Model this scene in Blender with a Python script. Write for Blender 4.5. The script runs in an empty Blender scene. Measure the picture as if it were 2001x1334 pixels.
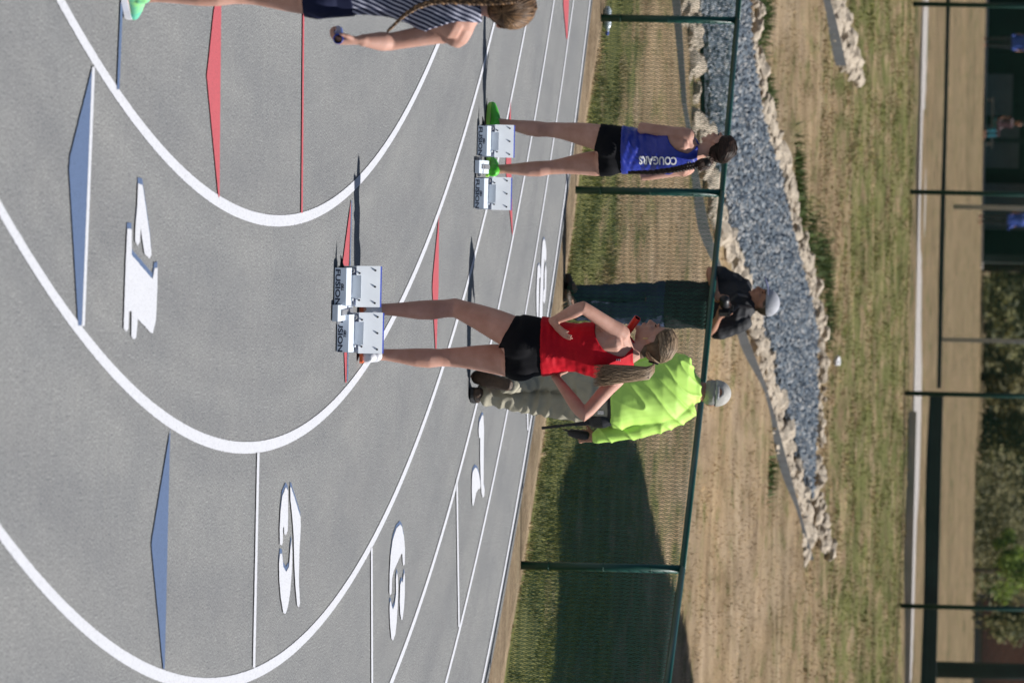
import bpy, bmesh, math, random
from mathutils import Vector, Matrix, noise
from mathutils.bvhtree import BVHTree
random.seed(7)
R_ = math.radians
scene = bpy.context.scene
col = scene.collection

# ------------------------------------------------------------------ camera, sky, sun, exposure
FPX, CAM_H, PITCH, ROLL = 14012.7, 3.5465, 0.0703, 0.0233     # fitted from the lane lines (lanes 1.067 m wide)
cr, sr, cp, sp = math.cos(ROLL), math.sin(ROLL), math.cos(PITCH), math.sin(PITCH)
v_right = Vector((1, 0, 0)); v_up = Vector((0, sp, cp)); v_fwd = Vector((0, cp, -sp))
ex = cr * v_right + sr * v_up
ey = -sr * v_right + cr * v_up
cam_d = bpy.data.cameras.new('camera'); cam = bpy.data.objects.new('camera', cam_d); col.objects.link(cam)
lx, ly, lz = ey, -ex, -v_fwd                                   # the photographer held the camera on its side
m = Matrix(((lx.x, ly.x, lz.x, 0), (lx.y, ly.y, lz.y, 0), (lx.z, ly.z, lz.z, CAM_H), (0, 0, 0, 1)))
cam.matrix_world = m
cam_d.sensor_fit = 'HORIZONTAL'; cam_d.sensor_width = 36; cam_d.lens = 36 * FPX / 2001
cam_d.clip_start = 0.5; cam_d.clip_end = 3000
cam_d.dof.use_dof = True; cam_d.dof.focus_distance = 39.0; cam_d.dof.aperture_fstop = 9.0
scene.camera = cam

SUN_AZ = Vector((0.953, 0.302, 0)); SUN_EL = R_(61)
sun_dir = SUN_AZ * math.cos(SUN_EL) + Vector((0, 0, math.sin(SUN_EL)))
w = bpy.data.worlds.new('World'); scene.world = w; w.use_nodes = True
nt = w.node_tree; bg = nt.nodes['Background']
sky = nt.nodes.new('ShaderNodeTexSky'); sky.sky_type = 'NISHITA'; sky.sun_disc = False
sky.sun_elevation = SUN_EL; sky.sun_rotation = math.atan2(SUN_AZ.x, SUN_AZ.y)
nt.links.new(sky.outputs[0], bg.inputs[0]); bg.inputs[1].default_value = 0.05
sl = bpy.data.lights.new('sun', 'SUN'); sl.energy = 5.0; sl.angle = R_(0.53); sl.color = (1, 0.968, 0.925)
so = bpy.data.objects.new('sun', sl); col.objects.link(so)
so.rotation_euler = (-sun_dir).to_track_quat('-Z', 'Y').to_euler(); so.location = (30, 20, 60)
vs = scene.view_settings
vs.view_transform = 'Standard'; vs.look = 'None'; vs.exposure = 0.3; vs.gamma = 1

# ------------------------------------------------------------------ helpers
def ray(wp, u):
    x, y = u - 667, wp - 1000.5
    x, y = cr * x - sr * y, sr * x + cr * y
    return x * v_right + y * v_up + FPX * v_fwd
def at(wp, u, Y):
    """point at forward distance Y that stands at photo height wp and photo column u"""
    d = ray(wp, u); return Vector((0, 0, CAM_H)) + d * (Y / d.y)
def bump_z(x, y):
    return 0.02 * (math.sin(x * 1.3 + y * .7) + math.sin(x * .6 - y * 1.1 + 2)) if y > 62 else 0
def zt(y):
    if y < 58.5: return -0.015
    if y < 115: return -0.015 + .0318 * (y - 58.5)
    if y < 320: return 1.782 + .0046 * (y - 115)
    return 1.782 + .0046 * 205
def gnd(wp, u):
    """where the ray through photo point (wp,u) meets the terrain"""
    d = ray(wp, u); lo, hi = 15.0, 600.0
    for _ in range(50):
        mid = (lo + hi) / 2; p = Vector((0, 0, CAM_H)) + d * (mid / d.y)
        if p.z > zt(mid): lo = mid
        else: hi = mid
    p = Vector((0, 0, CAM_H)) + d * (lo / d.y); p.z = zt(p.y); return p
def flat(wp, u, z=0.0):
    d = ray(wp, u); t = (CAM_H - z) / -d.z
    return Vector((0, 0, CAM_H)) + d * t

MATS = {}
def mat(name, c1, c2=None, scale=8, rough=.6, bump=0, bscale=None, metal=0, island=False, detail=4, spec=.5, sss=0, coat=0, stretch=None):
    if name in MATS: return MATS[name]
    mt = bpy.data.materials.new(name); mt.use_nodes = True; n = mt.node_tree.nodes; l = mt.node_tree.links
    b = n['Principled BSDF']; b.inputs['Roughness'].default_value = rough; b.inputs['Metallic'].default_value = metal
    b.inputs['Specular IOR Level'].default_value = spec
    if coat: b.inputs['Coat Weight'].default_value = coat
    if sss:
        b.inputs['Subsurface Weight'].default_value = sss; b.inputs['Subsurface Radius'].default_value = (.012, .005, .003)
    tc = n.new('ShaderNodeTexCoord'); vec = tc.outputs['Object']
    if stretch:
        mp = n.new('ShaderNodeMapping'); mp.inputs['Scale'].default_value = stretch; l.new(vec, mp.inputs[0]); vec = mp.outputs[0]
    nz = n.new('ShaderNodeTexNoise'); nz.inputs['Scale'].default_value = scale; nz.inputs['Detail'].default_value = detail
    l.new(vec, nz.inputs['Vector'])
    rp = n.new('ShaderNodeValToRGB'); c2 = c2 or tuple(x * .8 for x in c1)
    rp.color_ramp.elements[0].position = .3; rp.color_ramp.elements[1].position = .7
    rp.color_ramp.elements[0].color = (*c2, 1); rp.color_ramp.elements[1].color = (*c1, 1)
    if island:
        g = n.new('ShaderNodeNewGeometry'); mx = n.new('ShaderNodeMath'); mx.operation = 'MULTIPLY_ADD'
        l.new(g.outputs['Random Per Island'], mx.inputs[0]); mx.inputs[1].default_value = .7
        ad = n.new('ShaderNodeMath'); ad.operation = 'MULTIPLY'; l.new(nz.outputs[0], ad.inputs[0]); ad.inputs[1].default_value = .3
        l.new(ad.outputs[0], mx.inputs[2]); l.new(mx.outputs[0], rp.inputs[0])
    else: l.new(nz.outputs[0], rp.inputs[0])
    l.new(rp.outputs[0], b.inputs['Base Color'])
    if bump:
        nb = n.new('ShaderNodeTexNoise'); nb.inputs['Scale'].default_value = bscale or scale * 4; nb.inputs['Detail'].default_value = 6
        l.new(vec, nb.inputs['Vector'])
        bp = n.new('ShaderNodeBump'); bp.inputs['Strength'].default_value = bump; bp.inputs['Distance'].default_value = .02
        l.new(nb.outputs[0], bp.inputs['Height']); l.new(bp.outputs[0], b.inputs['Normal'])
    MATS[name] = mt; return mt

def tag(o, label=None, cat=None, group=None, kind=None):
    if label: o['label'] = label
    if cat: o['category'] = cat
    if group: o['group'] = group
    if kind: o['kind'] = kind
    return o
def empty(name, loc, label=None, cat=None, group=None):
    o = bpy.data.objects.new(name, None); o.location = loc; o.empty_display_size = .2; col.objects.link(o)
    return tag(o, label, cat, group)
def from_bm(name, bm, material, parent=None, smooth=False, origin=None):
    bmesh.ops.recalc_face_normals(bm, faces=bm.faces)
    me = bpy.data.meshes.new(name); bm.to_mesh(me); bm.free()
    return from_me(name, me, material, parent, smooth)
def from_me(name, me, material, parent=None, smooth=False):
    me.materials.clear(); me.materials.append(material)
    if smooth: me.polygons.foreach_set('use_smooth', [True] * len(me.polygons))
    o = bpy.data.objects.new(name, me); col.objects.link(o)
    if parent: o.parent = parent
    return o
def box(bm, x0, x1, y0, y1, z0, z1, mtx=None):
    vs_ = [bm.verts.new((x, y, z)) for x in (x0, x1) for y in (y0, y1) for z in (z0, z1)]
    for f in ((0, 1, 3, 2), (4, 6, 7, 5), (0, 4, 5, 1), (2, 3, 7, 6), (0, 2, 6, 4), (1, 5, 7, 3)): bm.faces.new([vs_[i] for i in f])
    if mtx: bmesh.ops.transform(bm, matrix=mtx, verts=vs_)
    return vs_
def prism(bm, prof, x0, x1):
    """closed (y,z) profile swept from x0 to x1"""
    a = [bm.verts.new((x0, y, z)) for y, z in prof]; b = [bm.verts.new((x1, y, z)) for y, z in prof]
    bm.faces.new(a); bm.faces.new(b[::-1]); n = len(prof)
    for i in range(n): bm.faces.new((a[i], a[(i + 1) % n], b[(i + 1) % n], b[i]))
def tube(bm, pts, rad, n=10, cap=True):
    """tapered tube with rounded ends; a radius is r or (r_axis, r_other, axis_vector)"""
    pts = [Vector(p) for p in pts]
    if isinstance(rad, (int, float)): rad = [rad] * len(pts)
    T = []
    for i in range(len(pts)):
        a = pts[max(i - 1, 0)]; b = pts[min(i + 1, len(pts) - 1)]; T.append((b - a).normalized())
    up = Vector((0, 0, 1)) if abs(T[0].z) < .9 else Vector((0, 1, 0))
    nrm = (up - T[0] * up.dot(T[0])).normalized(); rings = []
    def ring(c, t, nr, ra):
        if isinstance(ra, tuple):
            A = (ra[2] - t * ra[2].dot(t)).normalized(); B = t.cross(A); r1, r2 = ra[0], ra[1]
        else: A = nr; B = t.cross(A); r1 = r2 = ra
        return [bm.verts.new(c + A * (r1 * math.cos(2 * math.pi * k / n)) + B * (r2 * math.sin(2 * math.pi * k / n))) for k in range(n)]
    def sc(ra, k): return (ra[0] * k, ra[1] * k, ra[2]) if isinstance(ra, tuple) else ra * k
    def mr(ra): return max(ra[0], ra[1]) if isinstance(ra, tuple) else ra
    seq = []
    if cap: seq.append((pts[0] - T[0] * mr(rad[0]) * .6, T[0], sc(rad[0], .62)))
    for p, t, ra in zip(pts, T, rad): seq.append((p, t, ra))
    if cap: seq.append((pts[-1] + T[-1] * mr(rad[-1]) * .6, T[-1], sc(rad[-1], .62)))
    for c, t, ra in seq:
        nrm = (nrm - t * nrm.dot(t)).normalized(); rings.append(ring(c, t, nrm, ra))
    for a, b in zip(rings, rings[1:]):
        for k in range(n): bm.faces.new((a[k], a[(k + 1) % n], b[(k + 1) % n], b[k]))
    bm.faces.new(rings[0][::-1]); bm.faces.new(rings[-1])
def ell(bm, c, r, mtx=None, seg=14):
    M = Matrix.Translation(Vector(c)) if mtx is None else mtx @ Matrix.Translation(Vector(c))
    M = M @ Matrix.Diagonal((*r, 1))
    bmesh.ops.create_uvsphere(bm, u_segments=seg, v_segments=max(6, seg - 4), radius=1, matrix=M)
def loft(bm, st, n=20, e=2.3):
    """st: (centre, half width a, half depth b, lateral vector, front vector)"""
    rings = []
    for c, a, b, L, Fv in st:
        rg = []
        for k in range(n):
            t = 2 * math.pi * k / n; x, y = math.cos(t), math.sin(t)
            x = math.copysign(abs(x) ** (2 / e), x); y = math.copysign(abs(y) ** (2 / e), y)
            rg.append(bm.verts.new(Vector(c) + L * (a * x) + Fv * (b * y)))
        rings.append(rg)
    for p, q in zip(rings, rings[1:]):
        for k in range(n): bm.faces.new((p[k], p[(k + 1) % n], q[(k + 1) % n], q[k]))
    bm.faces.new(rings[0][::-1]); bm.faces.new(rings[-1])
def solid(bm, voxel=.006, smooth=3, factor=.5):
    """one continuous skin around everything in bm"""
    bmesh.ops.recalc_face_normals(bm, faces=bm.faces)
    me = bpy.data.meshes.new('tmp'); bm.to_mesh(me); bm.free()
    o = bpy.data.objects.new('tmp', me); col.objects.link(o)
    rm = o.modifiers.new('r', 'REMESH'); rm.mode = 'VOXEL'; rm.voxel_size = voxel
    sm = o.modifiers.new('s', 'SMOOTH'); sm.factor = factor; sm.iterations = smooth
    dg = bpy.context.evaluated_depsgraph_get()
    out = bpy.data.meshes.new_from_object(o.evaluated_get(dg))
    bpy.data.objects.remove(o); bpy.data.meshes.remove(me); return out
def wrinkle(me, fn):
    bm = bmesh.new(); bm.from_mesh(me); bm.normal_update()
    mv = [(v, v.normal * fn(v.co, v.normal)) for v in bm.verts]
    for v, d in mv: v.co += d
    bm.to_mesh(me); bm.free(); return me
def shell(me, keep, off, thick=.004, relax=4):
    """cloth that follows a body: the faces of me that satisfy keep, moved out"""
    bm = bmesh.new(); bm.from_mesh(me); bm.normal_update()
    bmesh.ops.delete(bm, geom=[f for f in bm.faces if not keep(f.calc_center_median())], context='FACES')
    bm.normal_update()
    for v in bm.verts: v.co += v.normal * (off(v.co) if callable(off) else off)
    for _ in range(relax):
        mv = []
        for v in bm.verts:
            be = [e_.other_vert(v) for e_ in v.link_edges if e_.is_boundary]
            if len(be) == 2: mv.append((v, (v.co * .4 + (be[0].co + be[1].co) * .3)))
        for v, c in mv: v.co = c
    bm.normal_update()
    ret = bmesh.ops.extrude_edge_only(bm, edges=[e_ for e_ in bm.edges if e_.is_boundary])
    for v in ret['geom']:
        if isinstance(v, bmesh.types.BMVert):
            src = [e_.other_vert(v) for e_ in v.link_edges if e_.other_vert(v).normal.length > .5]
            if src: v.co -= src[0].normal * (thick + .006)
    out = bpy.data.meshes.new('cloth'); bm.to_mesh(out); bm.free(); return out
def text_mesh(s, size, thick=.0, bold=0.0, sx=1.0, align='CENTER', shear=0, ext=0.0006):
    c = bpy.data.curves.new('t', 'FONT'); c.body = s; c.size = size; c.align_x = align; c.align_y = 'CENTER'
    c.offset = bold; c.shear = shear; c.extrude = ext; c.resolution_u = 3
    o = bpy.data.objects.new('t', c); col.objects.link(o)
    dg = bpy.context.evaluated_depsgraph_get(); me = bpy.data.meshes.new_from_object(o.evaluated_get(dg))
    bpy.data.objects.remove(o)
    for v in me.vertices: v.co.x *= sx
    return me
def copy_tree(o, parent=None):
    c = o.copy(); col.objects.link(c); c.parent = parent
    for ch in list(o.children): copy_tree(ch, c)
    return c

# ------------------------------------------------------------------ materials of the setting
def track_material():
    mt = bpy.data.materials.new('grey_track_rubber'); mt.use_nodes = True; n = mt.node_tree.nodes; l = mt.node_tree.links
    b = n['Principled BSDF']; b.inputs['Roughness'].default_value = .9; b.inputs['Specular IOR Level'].default_value = .2
    tc = n.new('ShaderNodeTexCoord')
    def nz(sc, det, ro=.6, st=None):
        t = n.new('ShaderNodeTexNoise'); t.inputs['Scale'].default_value = sc; t.inputs['Detail'].default_value = det; t.inputs['Roughness'].default_value = ro
        src = tc.outputs['Object']
        if st:
            mp = n.new('ShaderNodeMapping'); mp.inputs['Scale'].default_value = st; l.new(src, mp.inputs[0]); src = mp.outputs[0]
        l.new(src, t.inputs[0]); return t
    def rp(x, els):
        r = n.new('ShaderNodeValToRGB'); r.color_ramp.elements[0].position = els[0][0]; r.color_ramp.elements[1].position = els[-1][0]
        r.color_ramp.elements[0].color = (*els[0][1], 1); r.color_ramp.elements[1].color = (*els[-1][1], 1)
        for p_, c_ in els[1:-1]: q_ = r.color_ramp.elements.new(p_); q_.color = (*c_, 1)
        l.new(x, r.inputs[0]); return r.outputs[0]
    def mul(x, y):
        t = n.new('ShaderNodeMixRGB'); t.blend_type = 'MULTIPLY'; t.inputs[0].default_value = 1; l.new(x, t.inputs[1]); l.new(y, t.inputs[2]); return t.outputs[0]
    fine = nz(105, 2, .9)
    c = rp(fine.outputs[0], [(.36, (.05, .052, .053)), (.47, (.143, .146, .147)), (.53, (.205, .208, .208)), (.64, (.36, .362, .36))])
    c = mul(c, rp(nz(1.6, 6, .6, (1.5, .35, 1)).outputs[0], [(.25, (.86, .87, .89)), (.75, (1.10, 1.09, 1.07))]))
    c = mul(c, rp(nz(9, 5, .7).outputs[0], [(.3, (.90, .90, .91)), (.7, (1.08, 1.08, 1.07))]))
    c = mul(c, rp(nz(2.3, 3, .6, (.5, 3.2, 1)).outputs[0], [(.62, (1, 1, 1)), (.74, (1.10, 1.09, 1.06)), (.8, (.9, .9, .9))]))
    ctr = n.new('ShaderNodeVectorMath'); ctr.operation = 'DISTANCE'; l.new(tc.outputs['Object'], ctr.inputs[0]); ctr.inputs[1].default_value = (-40.1011, 33.4883, 0)
    rn = n.new('ShaderNodeTexNoise'); rn.noise_dimensions = '1D'; rn.inputs['Scale'].default_value = 2.6; rn.inputs['Detail'].default_value = 5; l.new(ctr.outputs['Value'], rn.inputs['W'])
    c = mul(c, rp(rn.outputs[0], [(.3, (.91, .91, .92)), (.7, (1.07, 1.07, 1.06))]))
    c = mul(c, rp(nz(23, 2, .5).outputs[0], [(.24, (.62, .62, .63)), (.30, (1, 1, 1))]))
    l.new(c, b.inputs['Base Color'])
    bp = n.new('ShaderNodeBump'); bp.inputs['Strength'].default_value = .5; bp.inputs['Distance'].default_value = .004
    l.new(fine.outputs[0], bp.inputs['Height']); l.new(bp.outputs[0], b.inputs['Normal'])
    return mt
def field_material(name, blades=False):
    """dry and green turf and bare earth, patchy; where each grows depends on the place"""
    mt = bpy.data.materials.new(name); mt.use_nodes = True; n = mt.node_tree.nodes; l = mt.node_tree.links
    b = n['Principled BSDF']; b.inputs['Roughness'].default_value = .95; b.inputs['Specular IOR Level'].default_value = .15
    g = n.new('ShaderNodeNewGeometry'); sep = n.new('ShaderNodeSeparateXYZ'); l.new(g.outputs['Position'], sep.inputs[0])
    def nz(scale, det=5, vec=None, rough=.6, st=None):
        t = n.new('ShaderNodeTexNoise'); t.inputs['Scale'].default_value = scale; t.inputs['Detail'].default_value = det; t.inputs['Roughness'].default_value = rough
        src = g.outputs['Position']
        if st:
            mp = n.new('ShaderNodeMapping'); mp.inputs['Scale'].default_value = st; l.new(src, mp.inputs[0]); src = mp.outputs[0]
        l.new(src, t.inputs['Vector']); return t.outputs[0]
    def ramp(x, els):
        r = n.new('ShaderNodeValToRGB'); r.color_ramp.elements[0].position = els[0][0]; r.color_ramp.elements[1].position = els[-1][0]
        r.color_ramp.elements[0].color = (*els[0][1], 1); r.color_ramp.elements[1].color = (*els[-1][1], 1)
        for p, c in els[1:-1]:
            e2 = r.color_ramp.elements.new(p); e2.color = (*c, 1)
        l.new(x, r.inputs[0]); return r.outputs[0]
    def math_(op, a, b_=None, c=None):
        t = n.new('ShaderNodeMath'); t.operation = op
        for i, v in enumerate((a, b_, c)):
            if v is None: continue
            if hasattr(v, 'links'): l.new(v, t.inputs[i])
            else: t.inputs[i].default_value = v
        return t.outputs[0]
    def maprange(x, a, b_, lo=0, hi=1):
        t = n.new('ShaderNodeMapRange'); l.new(x, t.inputs[0]); t.inputs[1].default_value = a; t.inputs[2].default_value = b_; t.inputs[3].default_value = lo; t.inputs[4].default_value = hi
        return t.outputs[0]
    fine0 = nz(34, 4, rough=.75); coarse = nz(1.3, 6, st=(.45, 1.6, 1), rough=.65); fine = math_('ADD', math_('MULTIPLY', fine0, .6), math_('MULTIPLY', coarse, .4)); mid = nz(2.0, 5, st=(1.8, .65, 1), rough=.62); band = nz(.45, 4, st=(1.1, 1.2, 1))
    dry = ramp(fine, [(.34, (.095, .064, .038)), (.48, (.25, .178, .107)), (.64, (.40, .305, .20))])
    grn = ramp(fine, [(.33, (.032, .04, .014)), (.48, (.105, .112, .034)), (.66, (.24, .22, .095))])
    earth = ramp(fine, [(.34, (.14, .10, .066)), (.48, (.30, .22, .15)), (.62, (.42, .33, .23))])
    # share of green: verge along the fence, belt before the far fence
    yc = sep.outputs[1]; xc = sep.outputs[0]
    # the verge follows the round fence: distance from the track's centre
    dx = math_('ADD', xc, 40.101); dy = math_('ADD', yc, -33.488)
    rr = math_('SQRT', math_('ADD', math_('MULTIPLY', dx, dx), math_('MULTIPLY', dy, dy)))
    verge = math_('MULTIPLY', maprange(rr, 45.7, 45.95), maprange(rr, 49.2, 46.6))
    belt = math_('MULTIPLY', maprange(yc, 89, 99), maprange(yc, 121, 114))
    right = math_('MULTIPLY', maprange(xc, -.2, 1.6), maprange(yc, 70, 60))
    gsum = math_('ADD', math_('MULTIPLY', verge, .33), math_('ADD', math_('MULTIPLY', belt, .19), math_('MULTIPLY', right, .34)))
    gs = math_('ADD', math_('ADD', mid, math_('MULTIPLY', band, .5)), gsum)
    gmask = maprange(gs, .76, 1.0)
    mx = n.new('ShaderNodeMixRGB'); l.new(gmask, mx.inputs[0]); l.new(dry, mx.inputs[1]); l.new(grn, mx.inputs[2])
    # bare earth: strip beside the track and patches in front of the edging
    es = math_('ADD', nz(.8, 5, st=(1.4, .6, 1)), math_('MULTIPLY', maprange(rr, 45.85, 45.65), .6))
    patch = math_('MULTIPLY', math_('MULTIPLY', maprange(yc, 66, 70), maprange(yc, 92, 84)), .16)
    emask = maprange(math_('ADD', es, patch), .6, .76)
    mx2 = n.new('ShaderNodeMixRGB'); l.new(emask, mx2.inputs[0]); l.new(mx.outputs[0], mx2.inputs[1]); l.new(earth, mx2.inputs[2])
    vr = ramp(nz(1.0, 5, st=(1.7, .6, 1), rough=.65), [(.32, (.62, .60, .55)), (.5, (.95, .95, .93)), (.7, (1.14, 1.12, 1.08))])
    fr = ramp(nz(1.0, 4, st=(.07, .16, 1)), [(.3, (.78, .80, .74)), (.55, (1, 1, .97)), (.75, (1.15, 1.12, 1.05))])
    for t_ in (vr, fr):
        mz = n.new('ShaderNodeMixRGB'); mz.blend_type = 'MULTIPLY'; mz.inputs[0].default_value = 1; l.new(mx2.outputs[0], mz.inputs[1]); l.new(t_, mz.inputs[2]); mx2 = mz
    out = mx2.outputs[0]
    if blades:
        hs = n.new('ShaderNodeHueSaturation'); l.new(out, hs.inputs['Color'])
        l.new(maprange(g.outputs['Random Per Island'], 0, 1, 1.25, 2.3), hs.inputs['Value']); hs.inputs['Saturation'].default_value = 1.05; out = hs.outputs[0]
    l.new(out, b.inputs['Base Color'])
    if not blades:
        bp = n.new('ShaderNodeBump'); bp.inputs['Strength'].default_value = .8; bp.inputs['Distance'].default_value = .06
        l.new(nz(14, 6, rough=.7), bp.inputs['Height']); l.new(bp.outputs[0], b.inputs['Normal'])
    return mt

M_track = track_material(); M_field = field_material('turf_and_earth'); M_blades = field_material('grass_blades', True)
M_white = mat('white_line_paint', (.57, .58, .62), (.38, .385, .41), 120, .85, .5, 150)
M_blue_p = mat('blue_line_paint', (.075, .12, .225), (.045, .075, .14), 120, .85, .4, 150)
M_red_p = mat('red_line_paint', (.44, .075, .09), (.25, .05, .06), 120, .85, .4, 150)

# ------------------------------------------------------------------ ground, track
def lin(a, b, n): return [a + (b - a) * i / n for i in range(n)]
xs = lin(-600, -60, 12) + lin(-60, -12, 16) + lin(-12, 12, 60) + lin(12, 60, 16) + lin(60, 601, 13)
ys = lin(-80, 20, 10) + lin(20, 58, 20) + lin(58, 125, 130) + lin(125, 330, 50) + lin(330, 1400, 20)
me = bpy.data.meshes.new('ground')
V = [(x, y, zt(y) + bump_z(x, y) * (1 if abs(x) < 60 else 0)) for y in ys for x in xs]
nx = len(xs)
me.from_pydata(V, [], [(j * nx + i, j * nx + i + 1, (j + 1) * nx + i + 1, (j + 1) * nx + i) for j in range(len(ys) - 1) for i in range(nx - 1)])
ground = from_me('ground', me, M_field, smooth=True); tag(ground, 'dry and green turf rising gently behind the track', None, None, 'structure')

TC = Vector((-40.1011, 33.4883, 0)); RA = 39.5563; LW = 1.067
def ringband(bm, r0, r1, z, a0=-80, a1=80, n=360):
    prev = None
    for i in range(n + 1):
        a = R_(a0 + (a1 - a0) * i / n); d = Vector((math.cos(a), math.sin(a), 0))
        p = bm.verts.new(TC + d * r0 + Vector((0, 0, z))); q = bm.verts.new(TC + d * r1 + Vector((0, 0, z)))
        if prev: bm.faces.new((prev[0], prev[1], q, p))
        prev = (p, q)
bm = bmesh.new(); ringband(bm, 30, 45.1, 0)
outer = [e_ for e_ in bm.edges if e_.is_boundary and all(abs((v.co - TC).xy.length - 45.1) < 1e-3 for v in e_.verts)]
ret = bmesh.ops.extrude_edge_only(bm, edges=outer)
for v in ret['geom']:
    if isinstance(v, bmesh.types.BMVert): v.co += Vector(((v.co - TC).x, (v.co - TC).y, 0)).normalized() * .05 - Vector((0, 0, .06))
for m_ in (M_white, M_blue_p, M_red_p):
    e_ = m_.node_tree.nodes['Color Ramp'].color_ramp; e_.elements[0].position = .33; e_.elements[1].position = .47
track = from_bm('running_track', bm, M_track); tag(track, 'grey rubber running track with curved lanes', None, None, 'structure')
for k in range(-3, 6):
    bm = bmesh.new(); r = RA + LW * k; hw = .027 if k < 5 else .03
    a0, a1, n = -45, 62, 2600; prev = None
    for i in range(n + 1):
        a = R_(a0 + (a1 - a0) * i / n); d = Vector((math.cos(a), math.sin(a), 0))
        j0 = .005 * noise.noise(Vector((a * 1500, k, 0))); j1 = .005 * noise.noise(Vector((a * 1500, k + 9, 3)))
        p = bm.verts.new(TC + d * (r - hw + j0) + Vector((0, 0, .004))); q = bm.verts.new(TC + d * (r + hw + j1) + Vector((0, 0, .004)))
        if prev: bm.faces.new((prev[0], prev[1], q, p))
        prev = (p, q)
    from_bm('lane_line', bm, M_white, track)
def paint(name, polys, material, z, ox=0, oy=0):
    bm = bmesh.new()
    for poly in polys:
        P = [flat(a + ox, b + oy, z) for a, b in poly]; Q = []
        for i, a in enumerate(P):
            b = P[(i + 1) % len(P)]; k = max(1, int((b - a).length / .012))
            for j in range(k):
                q = a.lerp(b, j / k); q.x += .005 * noise.noise(Vector((q.x * 60, q.y * 60, 1))); q.y += .006 * noise.noise(Vector((q.x * 60, q.y * 60, 7))); Q.append(q)
        bm.faces.new([bm.verts.new(q) for q in Q])
    bmesh.ops.triangulate(bm, faces=bm.faces)
    for f in bm.faces:
        if f.normal.z < 0: f.normal_flip()
    me = bpy.data.meshes.new(name); bm.to_mesh(me); bm.free(); return from_me(name, me, material, track)
def zoomed(pts, s, ox, oy): return [(ox + x / s, oy + y / s) for x, y in pts]
# lane numbers: flat paint on the track, with a blue drop edge
NUM = {
'4': (3.81, 230, 330, [[(152,108),(185,120),(212,300),(240,500),(252,640),(236,668),(200,630),(182,520),(172,440),(166,540),(150,572),(130,540),(132,430),(145,290)],
   [(72,445),(105,450),(105,640),(260,822),(275,740),(298,735),(295,900),(285,1120),(262,1222),(245,1218),(150,1115),(138,1255),(118,1268),(102,1245),(104,1060),(85,1055),(80,1190),(65,1208),(45,1190),(50,1000),(60,700)]]),
'5': (4.45, 520, 920, [[(172,138),(190,170),(192,400),(188,520),(172,555),(158,545),(155,480),(148,490),(145,620),(135,645),(120,635),(118,500),(125,350),(140,220)],
   [(122,715),(140,720),(150,830),(175,875),(200,830),(210,680),(220,600),(228,700),(225,850),(210,1050),(190,1180),(168,1240),(150,1230),(128,1100),(115,950),(112,800)],
   [(210,135),(222,150),(300,400),(302,480),(290,700),(285,950),(295,1150),(285,1182),(270,1165),(255,1000),(245,800),(240,560),(228,400),(212,250)]]),
'6': (4.943, 740, 1000, [[(205,118),(225,140),(245,240),(254,350),(252,500),(240,520),(232,480),(228,400),(215,410),(180,490),(145,570),(130,640),(125,780),(112,800),(104,780),(106,600),(115,420),(135,270),(170,160)],
   [(175,580),(185,620),(188,720),(185,880),(175,1050),(160,1180),(138,1240),(122,1220),(110,1080),(105,940),(108,870),(118,855),(125,900),(138,940),(155,890),(168,790),(166,650)],
   [(245,580),(254,620),(252,800),(245,920),(230,1035),(220,1042),(208,980),(203,860),(208,700),(222,660),(232,680)]]),
'7': (6.36, 910, 790, [[(205,130),(220,140),(228,300),(225,600),(222,980),(236,1060),(230,1140),(215,1158),(198,1110),(188,980),(180,700),(180,410),(165,418),(160,320),(170,220)],
   [(118,780),(145,800),(168,870),(185,1000),(182,1045),(160,1045),(130,1100),(110,1200),(95,1258),(82,1240),(76,1080),(78,920),(88,830)]]),
'8': (7.02, 1030, 450, [[(232,110),(250,150),(265,280),(262,400),(245,440),(235,380),(228,520),(222,800),(212,1000),(210,1300),(165,1300),(175,1000),(185,700),(195,450),(205,250),(215,150)],
   [(165,460),(185,520),(185,640),(165,660),(162,900),(160,1060),(155,1300),(140,1300),(130,1080),(128,850),(138,620),(145,500)],
   [(255,460),(268,560),(262,800),(250,960),(235,1005),(218,970),(225,830),(240,800),(240,560)]])}
for k, (s, ox, oy, polys) in NUM.items():
    pl = [zoomed(p, s, ox, oy) for p in polys]
    o = paint('lane_number', pl, M_white, .0065)
    sh = {'4': (-.6, -12), '5': (-.6, -10), '6': (-.6, -7), '7': (-.5, -6), '8': (-.3, -3)}[k]
    sub = paint('number_shadow', pl, M_blue_p, .0035, *sh); sub.parent = o
def stripe(name, a, b, wpx, material):
    (w0, u0), (w1, u1) = a, b
    paint(name, [[(w0 - wpx / 2, u0), (w0 + wpx / 2, u0), (w1 + wpx / 2, u1), (w1 - wpx / 2, u1)]], material, .006)
stripe('stagger_line', (183, 131), (163, 637), 5.5, M_white)
stripe('stagger_line', (505, 884), (496.5, 1303), 4.6, M_white)
stripe('stagger_line', (726.5, 1070), (727.5, 1345), 3.4, M_white)
stripe('stagger_line', (893, 936), (897, 1224), 3.0, M_white)
stripe('stagger_line', (1030, 770), (1031.5, 840), 2.6, M_white)
stripe('exchange_line', (241, -60), (231, 175), 5.0, M_blue_p)
stripe('exchange_line', (594, -60), (590, 416), 3.0, M_red_p)
stripe('exchange_line', (687.5, 392), (679, 745), 1.6, M_blue_p)
paint('exchange_triangle', [[(181, 130), (137, 305), (135, 330), (153, 636), (160, 636)]], M_blue_p, .0055)
paint('exchange_triangle', [[(333, 838), (297, 1052), (296, 1066), (319, 1306), (322, 1306), (328, 1040)]], M_blue_p, .0055)
paint('exchange_triangle', [[(433, -40), (418, 20), (406, 132), (404, 148), (427, 385), (429, 385), (431, 150)]], M_red_p, .0055)
paint('exchange_triangle', [[(686, 393), (669, 520), (668, 560), (675, 748), (677, 748), (680, 560)]], M_red_p, .0055)
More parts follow.
